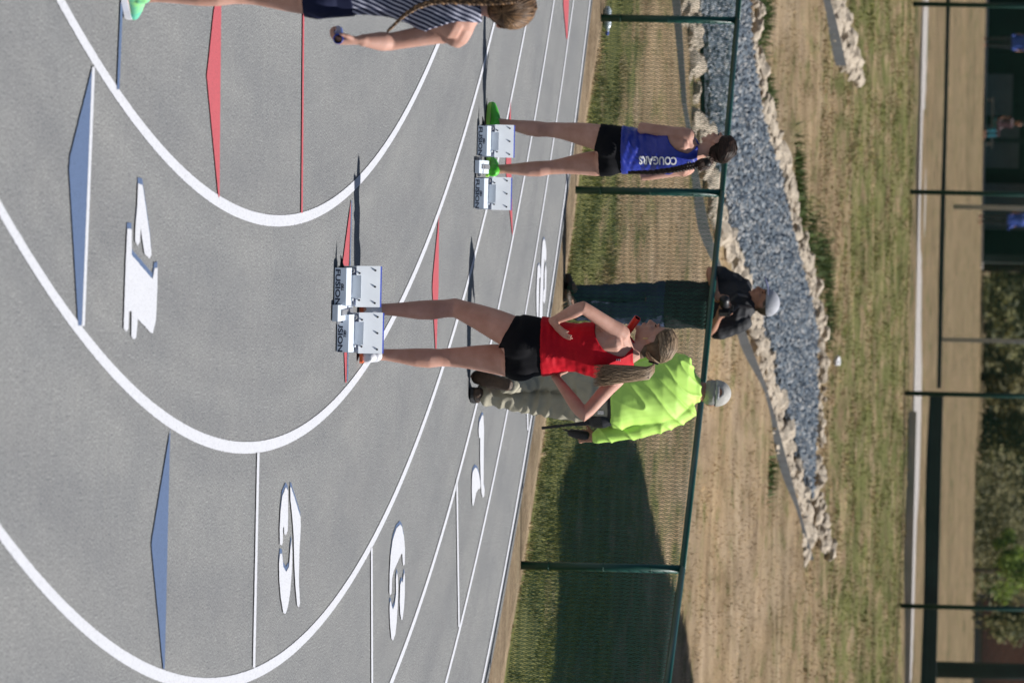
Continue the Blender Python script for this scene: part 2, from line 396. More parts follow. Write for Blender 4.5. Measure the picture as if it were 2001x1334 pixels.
paint('exchange_triangle', [[(858, 420), (846, 540), (845, 565), (851, 684), (853, 684), (857, 560)]], M_red_p, .0055)
paint('exchange_triangle', [[(998, 195), (989, 315), (989, 335), (1001, 458), (1002, 458), (999, 325)]], M_red_p, .0055)
paint('exchange_triangle', [[(1112, -70), (1101, -10), (1101, 10), (1107, 76), (1109, 76), (1112, 0)]], M_red_p, .0055)

# ------------------------------------------------------------------ gravel bed, rocks, edging behind the fence
M_gravel = mat('blue_grey_crushed_stone', (.42, .40, .37), (.035, .055, .085), 12, .85, island=True)
e_ = MATS['blue_grey_crushed_stone'].node_tree.nodes['Color Ramp'].color_ramp
e_.elements[0].position = .1; e_.elements[1].position = .95
for p_, c_ in ((.3, (.09, .12, .155)), (.55, (.155, .185, .215)), (.75, (.27, .28, .29))):
    q_ = e_.elements.new(p_); q_.color = (*c_, 1)
M_rock = mat('tan_limestone', (.60, .52, .42), (.36, .29, .21), 6, .9, .6, 22)
M_edge = mat('grey_edging', (.10, .11, .12), (.07, .075, .08), 5, .7, .2)
M_gbase = mat('dark_gravel_base', (.10, .12, .14), (.05, .06, .075), 30, .95, .8, 60)
low = [(1344,-60),(1350,0),(1362,60),(1367,101),(1368,170),(1370,236),(1382,300),(1398,371),(1418,450),(1445,517),(1464,580),(1482,635),(1502,720),(1529,821),(1546,888),(1561,922),(1568,959)]
upp = [(1440,-60),(1448,0),(1450,60),(1452,101),(1460,150),(1469,202),(1489,287),(1509,337),(1533,450),(1560,551),(1583,652),(1580,686),(1582,787),(1577,900),(1575,970)]
LOW = [gnd(*p) for p in low]; UPP = [gnd(*p) for p in upp]
poly = LOW + UPP[::-1]
bm = bmesh.new(); bm.faces.new([bm.verts.new(p + Vector((0, 0, .045 if i < len(LOW) else .045))) for i, p in enumerate(poly)])
bmesh.ops.triangulate(bm, faces=bm.faces)
gravel = from_bm('gravel_bed', bm, M_gbase); tag(gravel, 'bed of blue grey crushed stone behind the low fence', None, None, 'structure')
def inside(x, y, pl):
    c = False; j = len(pl) - 1
    for i in range(len(pl)):
        if (pl[i].y > y) != (pl[j].y > y) and x < (pl[j].x - pl[i].x) * (y - pl[i].y) / (pl[j].y - pl[i].y) + pl[i].x: c = not c
        j = i
    return c
rnd = random.Random(3)
Vs, Fs = [], []
minx, maxx = min(p.x for p in poly), max(p.x for p in poly); miny, maxy = min(p.y for p in poly), max(p.y for p in poly)
OC = [(1,0,0),(-1,0,0),(0,1,0),(0,-1,0),(0,0,1),(0,0,-1)]
OF = [(0,2,4),(2,1,4),(1,3,4),(3,0,4),(2,0,5),(1,2,5),(3,1,5),(0,3,5)]
step = .052; y = miny
while y < maxy:
    x = minx
    while x < maxx:
        px_, py_ = x + rnd.uniform(-.025, .025), y + rnd.uniform(-.025, .025)
        if inside(px_, py_, poly):
            s = rnd.choice((.018, .022, .026, .034)) * rnd.uniform(.9, 1.3); b0 = len(Vs); a = rnd.uniform(0, 6.28); ca, sa = math.cos(a), math.sin(a)
            z0 = zt(py_) + .07 + rnd.uniform(0, .04)
            for q in OC:
                q = (q[0] * rnd.uniform(.7, 1.4) + rnd.uniform(-.3, .3), q[1] * rnd.uniform(.7, 1.4) + rnd.uniform(-.3, .3), q[2] * rnd.uniform(.6, 1.1) + rnd.uniform(-.3, .3))
                Vs.append((px_ + s * (q[0] * ca - q[1] * sa), py_ + s * (q[0] * sa + q[1] * ca), z0 + s * q[2]))
            Fs += [(b0 + i, b0 + j, b0 + k) for i, j, k in OF]
        x += step
    y += step * 1.25
me = bpy.data.meshes.new('crushed_stone'); me.from_pydata(Vs, [], Fs)
st = from_me('crushed_stone', me, M_gravel, gravel); st['kind'] = 'stuff'

rock_meshes = []
for i in range(10):
    bm = bmesh.new(); bmesh.ops.create_icosphere(bm, subdivisions=2, radius=1)
    off = Vector((i * 7.3, i * 3.1, 0))
    for v in bm.verts:
        n1 = noise.noise(v.co * .9 + off); n2 = noise.cell(v.co * 1.6 + off) if hasattr(noise, 'cell') else 0
        v.co *= 1 + .5 * n1 + .22 * n2
        v.co.z *= .72
    bmesh.ops.recalc_face_normals(bm, faces=bm.faces)
    me = bpy.data.meshes.new('rock'); bm.to_mesh(me); bm.free(); me.materials.append(M_rock); rock_meshes.append(me)
def rocks_along(root, line, width, side, n, rmin, rmax, seed, lift=0.0):
    rr_ = random.Random(seed); seg = [(line[i], line[i + 1]) for i in range(len(line) - 1)]
    L = [(b - a).length for a, b in seg]; tot = sum(L)
    for k in range(n):
        t = (k + rr_.random()) / n * tot; i = 0
        while t > L[i] and i < len(L) - 1: t -= L[i]; i += 1
        a, b = seg[i]; p = a.lerp(b, min(1, t / L[i]))
        p = p + Vector((0, side * rr_.random() * width, 0))
        s = rr_.uniform(rmin, rmax) * rr_.choice((.6, .8, 1, 1, 1.25))
        o = bpy.data.objects.new('rock', rr_.choice(rock_meshes)); col.objects.link(o); o.parent = root
        o.location = Vector((p.x, p.y, zt(p.y) + s * .35 + lift)) - root.location
        o.rotation_euler = (rr_.uniform(-.4, .4), rr_.uniform(-.4, .4), rr_.uniform(0, 6.28)); o.scale = (s * rr_.uniform(.8, 1.3), s * rr_.uniform(.8, 1.3), s)
c0 = LOW[6].copy()
rk1 = empty('rock_border', c0, 'border of pale tan rocks on the near side of the blue grey gravel', 'rocks')
rocks_along(rk1, LOW + [gnd(1583, 1040), gnd(1588, 1090)], 1.9, -1, 298, .06, .115, 11, -.02)
rk2 = empty('rock_border', UPP[6], 'border of pale tan rocks on the far side of the blue grey gravel', 'rocks')
rocks_along(rk2, [p + Vector((0, .15, 0)) for p in UPP] + [gnd(1582, 1030), gnd(1592, 1085)], 2.0, 1, 280, .05, .095, 12, .05)
b2 = [gnd(1606, -60), gnd(1612, 0), gnd(1622, 50), gnd(1634, 105), gnd(1640, 132)]
rk3 = empty('rock_pile', b2[1], 'small bank of pale rocks held by a dark edging board in the turf', 'rocks')
rocks_along(rk3, b2, 4.0, 1, 110, .07, .13, 13)
def edging(line, h, name, label):
    base = line[0]; root_o = base.copy(); bm = bmesh.new(); pr = None
    for p in line:
        q = [bm.verts.new(p - root_o + Vector((0, dy, dz))) for dy, dz in ((0, -.05), (0, h), (.05, h), (.05, -.05))]
        if pr:
            for i in range(4): bm.faces.new((pr[i], pr[(i + 1) % 4], q[(i + 1) % 4], q[i]))
        else: bm.faces.new(q)
        pr = q
    bm.faces.new(pr); o = from_bm(name, bm, M_edge); o.location = root_o; tag(o, label, 'edging'); return o
edging([gnd(*p) for p in ((1308,-60),(1313,0),(1320,101),(1326,202),(1349,337),(1372,450),(1402,540),(1446,656),(1482,747),(1505,824),(1535,937),(1578,1093))], .075, 'edging_board', 'long grey edging board in front of the rocks beside the gravel')
edging([gnd(*p) for p in ((1596,-60),(1604,0),(1618,50),(1636,128))], .12, 'edging_board', 'short dark edging board below the small bank of rocks in the turf')

# grass blades
rnd = random.Random(5); Vs, Fs = [], []
def blade_ok(x, y):
    if (Vector((x, y, 0)) - TC).length < 45.72: return False
    return not inside(x, y, poly)
def blades(n, y0, y1, hx, h0, h1, wd):
    for _ in range(n):
        y = rnd.uniform(y0, y1); x = rnd.uniform(-1, 1) * hx * (y / 60); 
        cl = noise.noise(Vector((x * 1.6, y * .7, 1)))
        if rnd.random() > .55 + cl * .9 or not blade_ok(x, y): continue
        z = zt(y) + bump_z(x, y); a = rnd.uniform(0, 6.28); hh = rnd.uniform(h0, h1) * (1 + .7 * cl); b0 = len(Vs)
        lx_, ly_ = math.cos(a) * wd, math.sin(a) * wd; tx, ty = rnd.uniform(-.6, .6) * hh, rnd.uniform(-.6, .6) * hh
        Vs.extend([(x - lx_, y - ly_, z - .01), (x + lx_, y + ly_, z - .01), (x + tx, y + ty, z + hh)]); Fs.append((b0, b0 + 1, b0 + 2))
blades(60000, 51, 62, 3.4, .02, .06, .005)
blades(9000, 62, 72, 3.4, .015, .03, .006)
blades(16000, 72, 90, 3.4, .015, .035, .009)
blades(40000, 90, 116, 3.4, .02, .045, .012)
me = bpy.data.meshes.new('grass'); me.from_pydata(Vs, [], Fs)
tag(from_me('grass', me, M_blades), 'patchy short grass, part green and part dry, behind the low fence', 'grass', None, 'stuff')

M_tuft = mat('green_tuft', (.13, .19, .05), (.04, .07, .02), 9, .8, island=True)
rt = random.Random(9); V_, F_ = [], []
for wp, u, nn, sz in ((1478, 45, 260, .2), (1490, 20, 200, .18), (1487, 178, 160, .14), (1500, 205, 160, .12), (1553, 320, 220, .16), (1556, 380, 220, .16), (1585, 470, 240, .18), (1598, 510, 420, .26), (1612, 540, 320, .22), (1612, 640, 160, .14), (1500, 925, 120, .14), (1560, 425, 160, .14)):
    c = gnd(wp, u)
    for _ in range(nn):
        x, y = rt.gauss(0, sz), rt.gauss(0, sz * 1.8); hh = rt.uniform(.05, .15); a = rt.uniform(0, 6.28); b0 = len(V_)
        x, y = c.x + x, c.y + y; z = zt(y) + bump_z(x, y); V_ += [(x - math.cos(a) * .012, y - math.sin(a) * .012, z - .01), (x + math.cos(a) * .012, y + math.sin(a) * .012, z - .01), (x + rt.uniform(-.06, .06), y + rt.uniform(-.06, .06), z + hh)]; F_.append((b0, b0 + 1, b0 + 2))
me = bpy.data.meshes.new('grass_tufts'); me.from_pydata(V_, [], F_)
tag(from_me('grass_tufts', me, M_tuft), 'lush green grass growing in tufts along the rock border', 'grass', None, 'stuff')
# ------------------------------------------------------------------ fences
M_fence = mat('dark_green_vinyl', (.008, .075, .055), (.005, .052, .040), 3, .38, spec=.5)
M_wire = mat('green_coated_wire', (.015, .09, .064), (.011, .07, .05), 3, .5, spec=.3)
M_fence2 = mat('dark_green_far_fence', (.006, .05, .038), (.005, .04, .03), 3, .45)
def chain_mesh(L, H, p, q, r):
    """zigzag wires, hooked to their neighbours, in the plane x,z"""
    Vs, Fs = [], []; nw = int(L / p); ns = int(H / q)
    for i in range(nw):
        prev = None
        for j in range(ns + 1):
            x = (i + (j % 2)) * p; z = j * q; yo = r * (1 if (i + j) % 2 else -1); b0 = len(Vs)
            Vs += [(x - r * 1.15, yo, z), (x, yo - r, z), (x + r * 1.15, yo, z), (x, yo + r, z)]
            if prev is not None: Fs += [(prev + k, prev + (k + 1) % 4, b0 + (k + 1) % 4, b0 + k) for k in range(4)]
            prev = b0
    me = bpy.data.meshes.new('chain_link_mesh'); me.from_pydata(Vs, [], Fs); return me
def cyl(name, a, b, r, material, parent, n=12):
    bm = bmesh.new(); base = parent.location if parent else Vector()
    a, b = Vector(a) - base, Vector(b) - base; t = (b - a).normalized(); up = Vector((1, 0, 0)) if abs(t.x) < .8 else Vector((0, 0, 1))
    A = (up - t * up.dot(t)).normalized(); B = t.cross(A); R0 = []; R1 = []
    for k in range(n):
        d = A * math.cos(2 * math.pi * k / n) + B * math.sin(2 * math.pi * k / n); R0.append(bm.verts.new(a + d * r)); R1.append(bm.verts.new(b + d * r))
    for k in range(n): bm.faces.new((R0[k], R0[(k + 1) % n], R1[(k + 1) % n], R1[k]))
    bm.faces.new(R0[::-1]); bm.faces.new(R1)
    return from_bm(name, bm, material, parent, smooth=False)
def shade(o):
    for p in o.data.polygons: p.use_smooth = len(p.vertices) == 4
    return o
P0, P1, P3 = flat(1165, 13, -.015), flat(1125, 388, -.015), flat(1018, 1133, -.015)
def on_arc(a): return TC + Vector((math.cos(a), math.sin(a), 0)) * 45.66 + Vector((0, 0, -.015))
def ang(p): return math.atan2(p.y - TC.y, p.x - TC.x)
a0, a1, a3 = ang(P0), ang(P1), ang(P3); a2 = (a1 + a3) / 2; dA = (a1 - a3) / 2
FPOST = [on_arc(a) for a in (a0 + 3 * dA, a0 + 2 * dA, a0 + dA, a0, a1, a2, a3, a3 - dA, a3 - 2 * dA, a3 - 3 * dA, a3 - 4 * dA, a3 - 5 * dA)]
FH = 1.175
fence = empty('chain_link_fence', FPOST[4], 'low dark green chain link fence running along the edge of the track', 'fence')
for p in FPOST:
    shade(cyl('post', p, p + Vector((0, 0, FH - .02)), .031, M_fence, fence))
for a, b in zip(FPOST, FPOST[1:]):
    up = Vector((0, 0, FH)); shade(cyl('top_rail', a + up, b + up, .024, M_fence, fence))
    off = (b - a).cross(Vector((0, 0, 1))).normalized() * -.036
    L = (b - a).length
    me = chain_mesh(L, FH - .03, .0335, .0425, .0031)
    o = from_me('chain_link_mesh', me, M_wire, fence, True); o['kind'] = 'stuff'
    o.location = a + off + Vector((0, 0, .035)) - fence.location; o.rotation_euler = (0, 0, math.atan2(b.y - a.y, b.x - a.x))
    for zt_ in (.2, .6, .95):
        bm = bmesh.new(); c = a + Vector((0, 0, zt_)) - fence.location
        tube(bm, [c + Vector((.034 * math.cos(t), .034 * math.sin(t), 0)) for t in [k * math.pi / 6 for k in range(12)]], .0028, 5)
        from_bm('tie_wire', bm, M_wire, fence)
fb = [gnd(1770 - (u - 667) * .0205, u) for u in (-390, 8, 375, 768, 1183, 1590)]
fence2 = empty('chain_link_fence', fb[2], 'tall dark green chain link fence beyond the turf in front of a dry field', 'fence')
for p in fb: shade(cyl('post', p, p + Vector((0, 0, 2.6)), .038, M_fence2, fence2))
for a, b in zip(fb, fb[1:]):
    for hz in (2.58,): shade(cyl('top_rail', a + Vector((0, 0, hz)), b + Vector((0, 0, hz)), .03, M_fence2, fence2))
    me = chain_mesh((b - a).length, 2.5, .0335, .0425, .0042)
    o = from_me('chain_link_mesh', me, M_wire, fence2, True); o['kind'] = 'stuff'
    o.location = a + Vector((0, -.045, .04)) - fence2.location; o.rotation_euler = (0, 0, math.atan2(b.y - a.y, b.x - a.x))
#@@PART2@@
# ------------------------------------------------------------------ starting blocks
M_alu = mat('brushed_aluminium', (.80, .87, .96), (.74, .81, .90), 14, .4, metal=.05)
M_alu2 = mat('pale_blue_plate', (.78, .82, .86), (.70, .74, .79), 10, .5)
M_steel = mat('dull_steel', (.42, .43, .45), (.30, .31, .33), 18, .45, metal=.6)
M_navy_ink = mat('navy_ink', (.012, .018, .05), (.01, .014, .04), 5, .5)
M_bluepad = mat('blue_rubber_pad', (.05, .10, .55), (.04, .08, .45), 20, .6)
M_dark = mat('black_plastic', (.012, .012, .014), (.008, .008, .01), 8, .45)
def starting_block(loc, rz, pedals, rail_x, label):
    root = empty('starting_block', loc, label, 'starting block', 'starting blocks set in the lanes'); root.rotation_euler = (0, 0, rz)
    bm = bmesh.new(); prism(bm, [(-.05, .004), (-.05, .032), (-.035, .045), (.62, .045), (.62, .004)], rail_x - .04, rail_x + .045)
    rail = from_bm('rail', bm, M_alu, root)
    bm = bmesh.new(); box(bm, rail_x - .012, rail_x + .016, -.02, .6, .0455, .053); from_bm('notch_strip', bm, M_steel, rail)
    for px_, py_ in pedals:
        bm = bmesh.new()
        prism(bm, [(py_ - .012, .004), (py_, .0635), (py_ + .03, .084), (py_ + .085, .084), (py_ + .085, .079), (py_ + .034, .078), (py_ + .008, .06), (py_ + .003, .004)], px_ - .098, px_ + .098)
        base = from_bm('base_box', bm, M_alu, root)
        bm = bmesh.new()
        for xx in (px_ - .098, px_ + .092): prism(bm, [(py_ + .003, .004), (py_ + .009, .0595), (py_ + .035, .077), (py_ + .18, .077), (py_ + .2, .004)], xx, xx + .006)
        from_bm('side_plate', bm, M_steel, base)
        for txt, size, zc, sx, bold, sh, dx in (('FUSION', .034, .0195, 1.62, .0009, 0, .004), ('GILL', .017, .0435, 1.15, .0009, .35, .0)):
            tm = text_mesh(txt, size, 0, bold, sx, shear=sh)
            for v in tm.vertices:
                x, y, z = v.co; t = (zc + y - .004) / .0595
                v.co = Vector((px_ + dx + x, py_ - .012 + .012 * t - .0012 - z, zc + y))
            from_me('lettering', tm, M_navy_ink, base)
        # bracket and pedal plate, foot side away from us, its top leaning back
        bm = bmesh.new(); box(bm, px_ - .06, px_ + .06, py_ + .075, py_ + .085, .085, .135); box(bm, px_ + .062, px_ + .074, py_ + .05, py_ + .085, .0845, .094)
        from_bm('bracket', bm, M_alu2, root)
        def plate(bm, x0, x1, t0, t1, o0, o1):
            # along the plate: t from bottom to top; o is the offset towards the foot
            b0, b1 = Vector((0, py_ + .092, .108)), Vector((0, py_ + .165, .226)); d = (b1 - b0); nrm = Vector((0, d.z, -d.y)).normalized()
            vs_ = []
            for x in (x0, x1):
                for t in (t0, t1):
                    for o in (o0, o1): vs_.append(bm.verts.new(b0 + d * t + nrm * o + Vector((x, 0, 0))))
            for f in ((0, 1, 3, 2), (4, 6, 7, 5), (0, 4, 5, 1), (2, 3, 7, 6), (0, 2, 6, 4), (1, 5, 7, 3)): bm.faces.new([vs_[i] for i in f])
            return b0, d, nrm
        bm = bmesh.new(); b0, d, nrm = plate(bm, px_ - .108, px_ + .106, 0, 1, 0, .006)
        box(bm, px_ - .106, px_ + .104, py_ + .15, py_ + .156, .006, .12)
        prism(bm, [(py_ + .094, .107), (py_ + .15, .107), (py_ + .15, .01), (py_ + .12, .01)], px_ - .106, px_ - .100)
        ped = from_bm('pedal', bm, M_alu2, root)
        bm = bmesh.new(); plate(bm, px_ - .106, px_ + .106, .03, 1.085, .0065, .016); from_bm('pad', bm, M_bluepad, ped)
        for sx_, t in ((-.085, .78), (0, .78), (.085, .78), (-.07, .12), (.07, .12)):
            bm = bmesh.new(); c = b0 + d * t + Vector((px_ + sx_, 0, 0)); tube(bm, [c + nrm * .002, c - nrm * .005, c - nrm * .010], [.0055, .005, .0025], 8)
            from_bm('screw', bm, M_dark, ped)
        bm = bmesh.new(); tube(bm, [(px_ - .085, py_ + .085, .085), (px_ - .085, py_ + .2, .05)], .016, 10); tube(bm, [(px_ + .03, py_ + .1, .1), (px_ + .03, py_ + .2, .03)], .01, 8)
        from_bm('hinge_arm', bm, M_steel, root)
    for k in range(2):
        bm = bmesh.new(); c = Vector((rail_x + .0, .06 + k * .09, .02)); tube(bm, [c + Vector((-.06, 0, 0)), c + Vector((-.045, 0, 0)), c + Vector((.06, 0, 0))], [.004, .007, .007], 8)
        from_bm('spike_pin', bm, M_steel, root)
    bm = bmesh.new(); tube(bm, [(pedals[0][0] - .1, pedals[0][1] + .1, .03), (pedals[0][0] - .13, pedals[0][1] + .09, .028), (pedals[0][0] - .16, pedals[0][1] + .08, .024)], [.012, .006, .002], 8)
    from_bm('anchor_spike', bm, M_dark, root)
    return root
starting_block(flat(650, 605, .003), .03, [(-.119, .05), (.128, .24)], .014, 'silver starting block with blue edged pedals behind the runner in red')
starting_block(flat(928, 325, .003), .02, [(-.168, .16), (.175, .0)], .0, 'silver starting block with blue edged pedals behind the runner in blue')

# ------------------------------------------------------------------ people
UPV = Vector((0, 0, 1)); YV = Vector((0, 1, 0))
def lerp(a, b, t): return a + (b - a) * t
def add_leg(bm, hip, kn, an, F, k=1.0, th=1.0):
    pts, rad = [], []
    for t, r, sh in ((-.06, .088, -.01), (.12, .088, -.008), (.35, .08, 0), (.6, .068, .004), (.85, .056, .003), (1, .0525, .0)):
        pts.append(lerp(hip, kn, t) + F * sh); rad.append(r * k * (th if t < .8 else 1))
    for t, r, sh in ((.12, .049, -.006), (.28, .0545, -.014), (.45, .051, -.013), (.65, .040, -.006), (.85, .032, 0), (1, .033, 0)):
        pts.append(lerp(kn, an, t) + F * sh); rad.append(r * k)
    tube(bm, pts, rad, 16)
    lat_ = F.cross(UPV); sh_ = (an - kn).normalized()
    for sg in (-1, 1):
        c = lerp(kn, an, .27 if sg > 0 else .31) - F * .030 * k + lat_ * .019 * sg * k; tube(bm, [c - sh_ * .075, c, c + sh_ * .07], [.012 * k, .031 * k, .010 * k], 10)
        c = lerp(hip, kn, .93) - F * .034 * k + lat_ * .026 * sg * k; th_ = (kn - hip).normalized(); tube(bm, [c - th_ * .14, c - th_ * .03, c + th_ * .05], [.02 * k, .013 * k, .009 * k], 8)
def add_foot(bm, an, d, L=.2, k=1.0, z=None):
    d = Vector((d.x, d.y, d.z)).normalized(); z0 = an.z if z is None else z
    s = d.cross(UPV).normalized()
    pts = [an - d * .035 - UPV * .045 * k, an + d * .03 - UPV * .04 * k, an + d * .1 - UPV * .052 * k, an + d * (L - .05) - UPV * .06 * k]
    tube(bm, pts, [(.03 * k, .033 * k, s), (.034 * k, .04 * k, s), (.04 * k, .027 * k, s), (.032 * k, .016 * k, s)], 14)
def shoe(an, d, L, c_up, c_sole, parent, base_z=None, k=1.0, sole_name=None, collar=True):
    """low running shoe around an ankle (local coords), its sole on the ground; child of the person"""
    d = Vector((d.x, d.y, 0)).normalized(); s = d.cross(UPV).normalized(); g = base_z
    bm = bmesh.new()
    o = Vector((an.x, an.y, g))
    pts = [o - d * .055 + UPV * .055, o + UPV * .058, o + d * .06 + UPV * .052, o + d * .12 + UPV * .042, o + d * (L - .075) + UPV * .034]
    tube(bm, pts, [(.033 * k, .042, s), (.037 * k, .046, s), (.041 * k, .040, s), (.045 * k, .034, s), (.038 * k, .026, s)], 16)
    tube(bm, [o - d * .012 + UPV * .07, an - d * .006 + UPV * (.02 if collar else -.01)], [.042 * k, .039 * k], 14)
    me = solid(bm, .005, 3); sh = from_me('shoe', me, c_up, parent, True)
    bm = bmesh.new(); rows = []
    for t, wd in ((-.085, .018), (-.07, .031), (0, .036), (.07, .039), (.13, .045), (L - .085, .04), (L - .055, .02)):
        c = o + d * t; lift = .004 if -.05 < t < L - .1 else .012
        rows.append([c - s * wd * k + UPV * lift, c + s * wd * k + UPV * lift, c + s * wd * k + UPV * .03, c - s * wd * k + UPV * .03])
    rv = [[bm.verts.new(p) for p in r] for r in rows]
    for a, b in zip(rv, rv[1:]):
        for i in range(4): bm.faces.new((a[i], a[(i + 1) % 4], b[(i + 1) % 4], b[i]))
    bm.faces.new(rv[0]); bm.faces.new(rv[-1][::-1]); from_bm('sole', bm, c_sole, sh)
    return sh
def add_arm(bm, sh, el, wr, k=1.0):
    pts, rad = [], []
    for t, r in ((-.08, .046), (.08, .049), (.3, .042), (.6, .038), (.88, .035), (1, .0345)): pts.append(lerp(sh, el, t)); rad.append(r * k)
    for t, r in ((.12, .036), (.3, .0375), (.6, .031), (.85, .025), (1, .023)): pts.append(lerp(el, wr, t)); rad.append(r * k)
    tube(bm, pts, rad, 14)
def add_hand(bm, wr, d, lat, curl=.4, k=1.0, thumb=None, spread=.0):
    """d along the palm, lat towards the thumb side; fingers curl towards d x lat"""
    d = d.normalized(); lat = (lat - d * lat.dot(d)).normalized(); nr = d.cross(lat)
    tube(bm, [wr - d * .01, wr + d * .03 * k, wr + d * .085 * k], [(.024 * k, .017 * k, lat), (.037 * k, .016 * k, lat), (.041 * k, .013 * k, lat)], 14)
    for i, ln in enumerate((.075, .084, .078, .06)):
        o = .033 - .0225 * i; p = wr + d * (.083 - (.006 if i in (0, 3) else 0)) * k + lat * o * k; a = curl * .5; pts = [p]
        for sgm in (.45, .31, .24):
            dd = d * math.cos(a) + nr * math.sin(a) + lat * (o * 4 * spread); p = p + dd.normalized() * ln * sgm * k; pts.append(p); a += curl
        tube(bm, pts, [.0088 * k, .0085 * k, .0078 * k, .0065 * k], 8)
    t0 = wr + d * .028 * k + lat * .03 * k; td = thumb.normalized() if thumb else (lat * .75 + d * .75 + nr * .2).normalized()
    tube(bm, [t0 - lat * .012 * k, t0 + td * .036 * k, t0 + td * .036 * k + (td + d * .25).normalized() * .03 * k], [.0135 * k, .0105 * k, .008 * k], 8)
def head_frame(c, fwd, tilt=0.0):
    f = Vector((fwd.x, fwd.y, 0)).normalized(); f = (f * math.cos(tilt) + UPV * math.sin(tilt)).normalized()
    r = f.cross(UPV).normalized(); u = r.cross(f)
    return Matrix(((r.x, f.x, u.x, c.x), (r.y, f.y, u.y, c.y), (r.z, f.z, u.z, c.z), (0, 0, 0, 1)))
def add_head(bm, M, k=1.0):
    S = M @ Matrix.Scale(k, 4)
    ell(bm, (0, -.010, .022), (.074, .094, .088), S, 20); ell(bm, (0, .028, -.035), (.058, .066, .078), S, 18)
    ell(bm, (0, .045, -.075), (.041, .043, .034), S); ell(bm, (0, .079, -.096), (.018, .016, .016), S)
    for sx in (-1, 1):
        ell(bm, (sx * .074, -.008, -.012), (.011, .022, .032), S); ell(bm, (sx * .035, .062, -.03), (.024, .02, .022), S)
        ell(bm, (sx * .03, .084, .018), (.026, .01, .009), S)
    tube(bm, [S @ Vector((0, .088, .012)), S @ Vector((0, .104, -.014)), S @ Vector((0, .116, -.032))], [.009 * k, .011 * k, .0135 * k], 8)
    ell(bm, (0, .1, -.036), (.018, .013, .010), S); ell(bm, (0, .096, -.058), (.024, .012, .008), S); ell(bm, (0, .094, -.068), (.021, .012, .008), S)
def face_details(M, parent, M_lip, M_eye, brow_m, k=1.0):
    S = M @ Matrix.Scale(k, 4)
    for sx in (-1, 1):
        bm = bmesh.new(); ell(bm, (sx * .033, .0825, .002), (.011, .006, .0045), S, 10); from_bm('eye', bm, M_eye, parent, True)
        bm = bmesh.new(); tube(bm, [S @ Vector((sx * .015, .091, .02)), S @ Vector((sx * .032, .089, .025)), S @ Vector((sx * .046, .079, .021))], [.0025 * k, .003 * k, .002 * k], 6); from_bm('eyebrow', bm, brow_m, parent, True)
    bm = bmesh.new(); ell(bm, (0, .1015, -.0585), (.021, .008, .0055), S, 10); ell(bm, (0, .0995, -.0675), (.018, .008, .0055), S, 10); from_bm('lips', bm, M_lip, parent, True)
HC, HR = Vector((0, -.010, .022)), Vector((.076, .096, .090))
def hair_strands(M, tie_dir, n, seed, k=1.0, lift=1.05, rad=.0032, starts=None):
    rr = random.Random(seed); bm = bmesh.new(); S = M @ Matrix.Scale(k, 4); e = Vector(tie_dir).normalized()
    for i in range(n):
        z = rr.random()
        if z < .42:
            x = rr.uniform(-.85, .85); s = Vector((x, .72 - .35 * abs(x), .62 - .25 * abs(x)))
        elif z < .84: s = Vector((rr.choice((-1, 1)) * .95, rr.uniform(-.5, .42), rr.uniform(-.02, .5)))
        else: s = Vector((rr.uniform(-.6, .6), -.62, rr.uniform(-.95, -.6)))
        s = s.normalized(); pts, rd = [], []; f = lift + rr.uniform(-.012, .028)
        for j in range(9):
            t = j / 8; d = s.lerp(e, t)
            if d.length < .2: d = d + Vector((0, 0, .4))
            d = (d.normalized() + Vector((0, 0, .05 * math.sin(t * 3.1)))).normalized(); g = f * (1 + .015 * math.sin(9 * t + i))
            pts.append(S @ (HC + Vector((d.x * HR.x, d.y * HR.y, d.z * HR.z)) * g)); rd.append(rad * (.7 + .6 * math.sin(math.pi * (.15 + .8 * t))))
        tube(bm, pts, rd, 4, cap=False)
    return bm
def hair_keep(M, gfun, k=1.0):
    I = (M @ Matrix.Scale(k, 4)).inverted()
    def keep(p):
        q = I @ p
        if (q - HC).length > .16: return False
        return q.z > gfun(q.y)
    return keep
def hairline(y):
    pts = [(-.13, -.085), (-.075, -.075), (-.035, -.05), (-.022, .006), (.012, .014), (.035, .036), (.075, .08), (.12, .085)]
    if y <= pts[0][0]: return pts[0][1]
    for (a, b), (c, d) in zip(pts, pts[1:]):
        if y <= c: return b + (d - b) * (y - a) / (c - a)
    return pts[-1][1]
def strand_bundle(path, n, spread, rad, seed, ends=None):
    rr = random.Random(seed); bm = bmesh.new()
    for i in range(n):
        a = rr.uniform(0, 6.28); q = math.sqrt(rr.random()); L = rr.uniform(.75, 1.0); pts, rd = [], []
        for j in range(12):
            t = j / 11 * L * (len(path) - 1); ii = min(int(t), len(path) - 2); fr = t - ii
            c = path[ii].lerp(path[ii + 1], fr); sp_ = spread[ii] + (spread[ii + 1] - spread[ii]) * fr
            a2 = a + .5 * math.sin(j * .6 + i)
            pts.append(c + Vector((math.cos(a2) * sp_ * q, math.sin(a2) * sp_ * q * .6, 0))); rd.append(rad * (1 if j < 9 else (12 - j) / 4 + .12))
        tube(bm, pts, rd, 4, cap=False)
    return bm
def braid(path, rad, n, M_, parent, name='braid'):
    """three strands plaited along a path"""
    bm = bmesh.new()
    for s3 in range(3):
        pts, rd = [], []; N = n * 6
        for j in range(N + 1):
            t = j / N * (len(path) - 1); ii = min(int(t), len(path) - 2); c = path[ii].lerp(path[ii + 1], t - ii)
            ph = j / 6 * math.pi * 2 / 1.5 + s3 * 2.094; k = 1 - .55 * (j / N) ** 2
            pts.append(c + Vector((math.sin(ph) * rad * .75 * k, math.sin(2 * ph) * rad * .4 * k, 0))); rd.append(rad * .62 * k)
        tube(bm, pts, rd, 7)
    return from_bm(name, bm, M_, parent, True)
def torso(bm, st, n=24): loft(bm, st, n, 2.25)

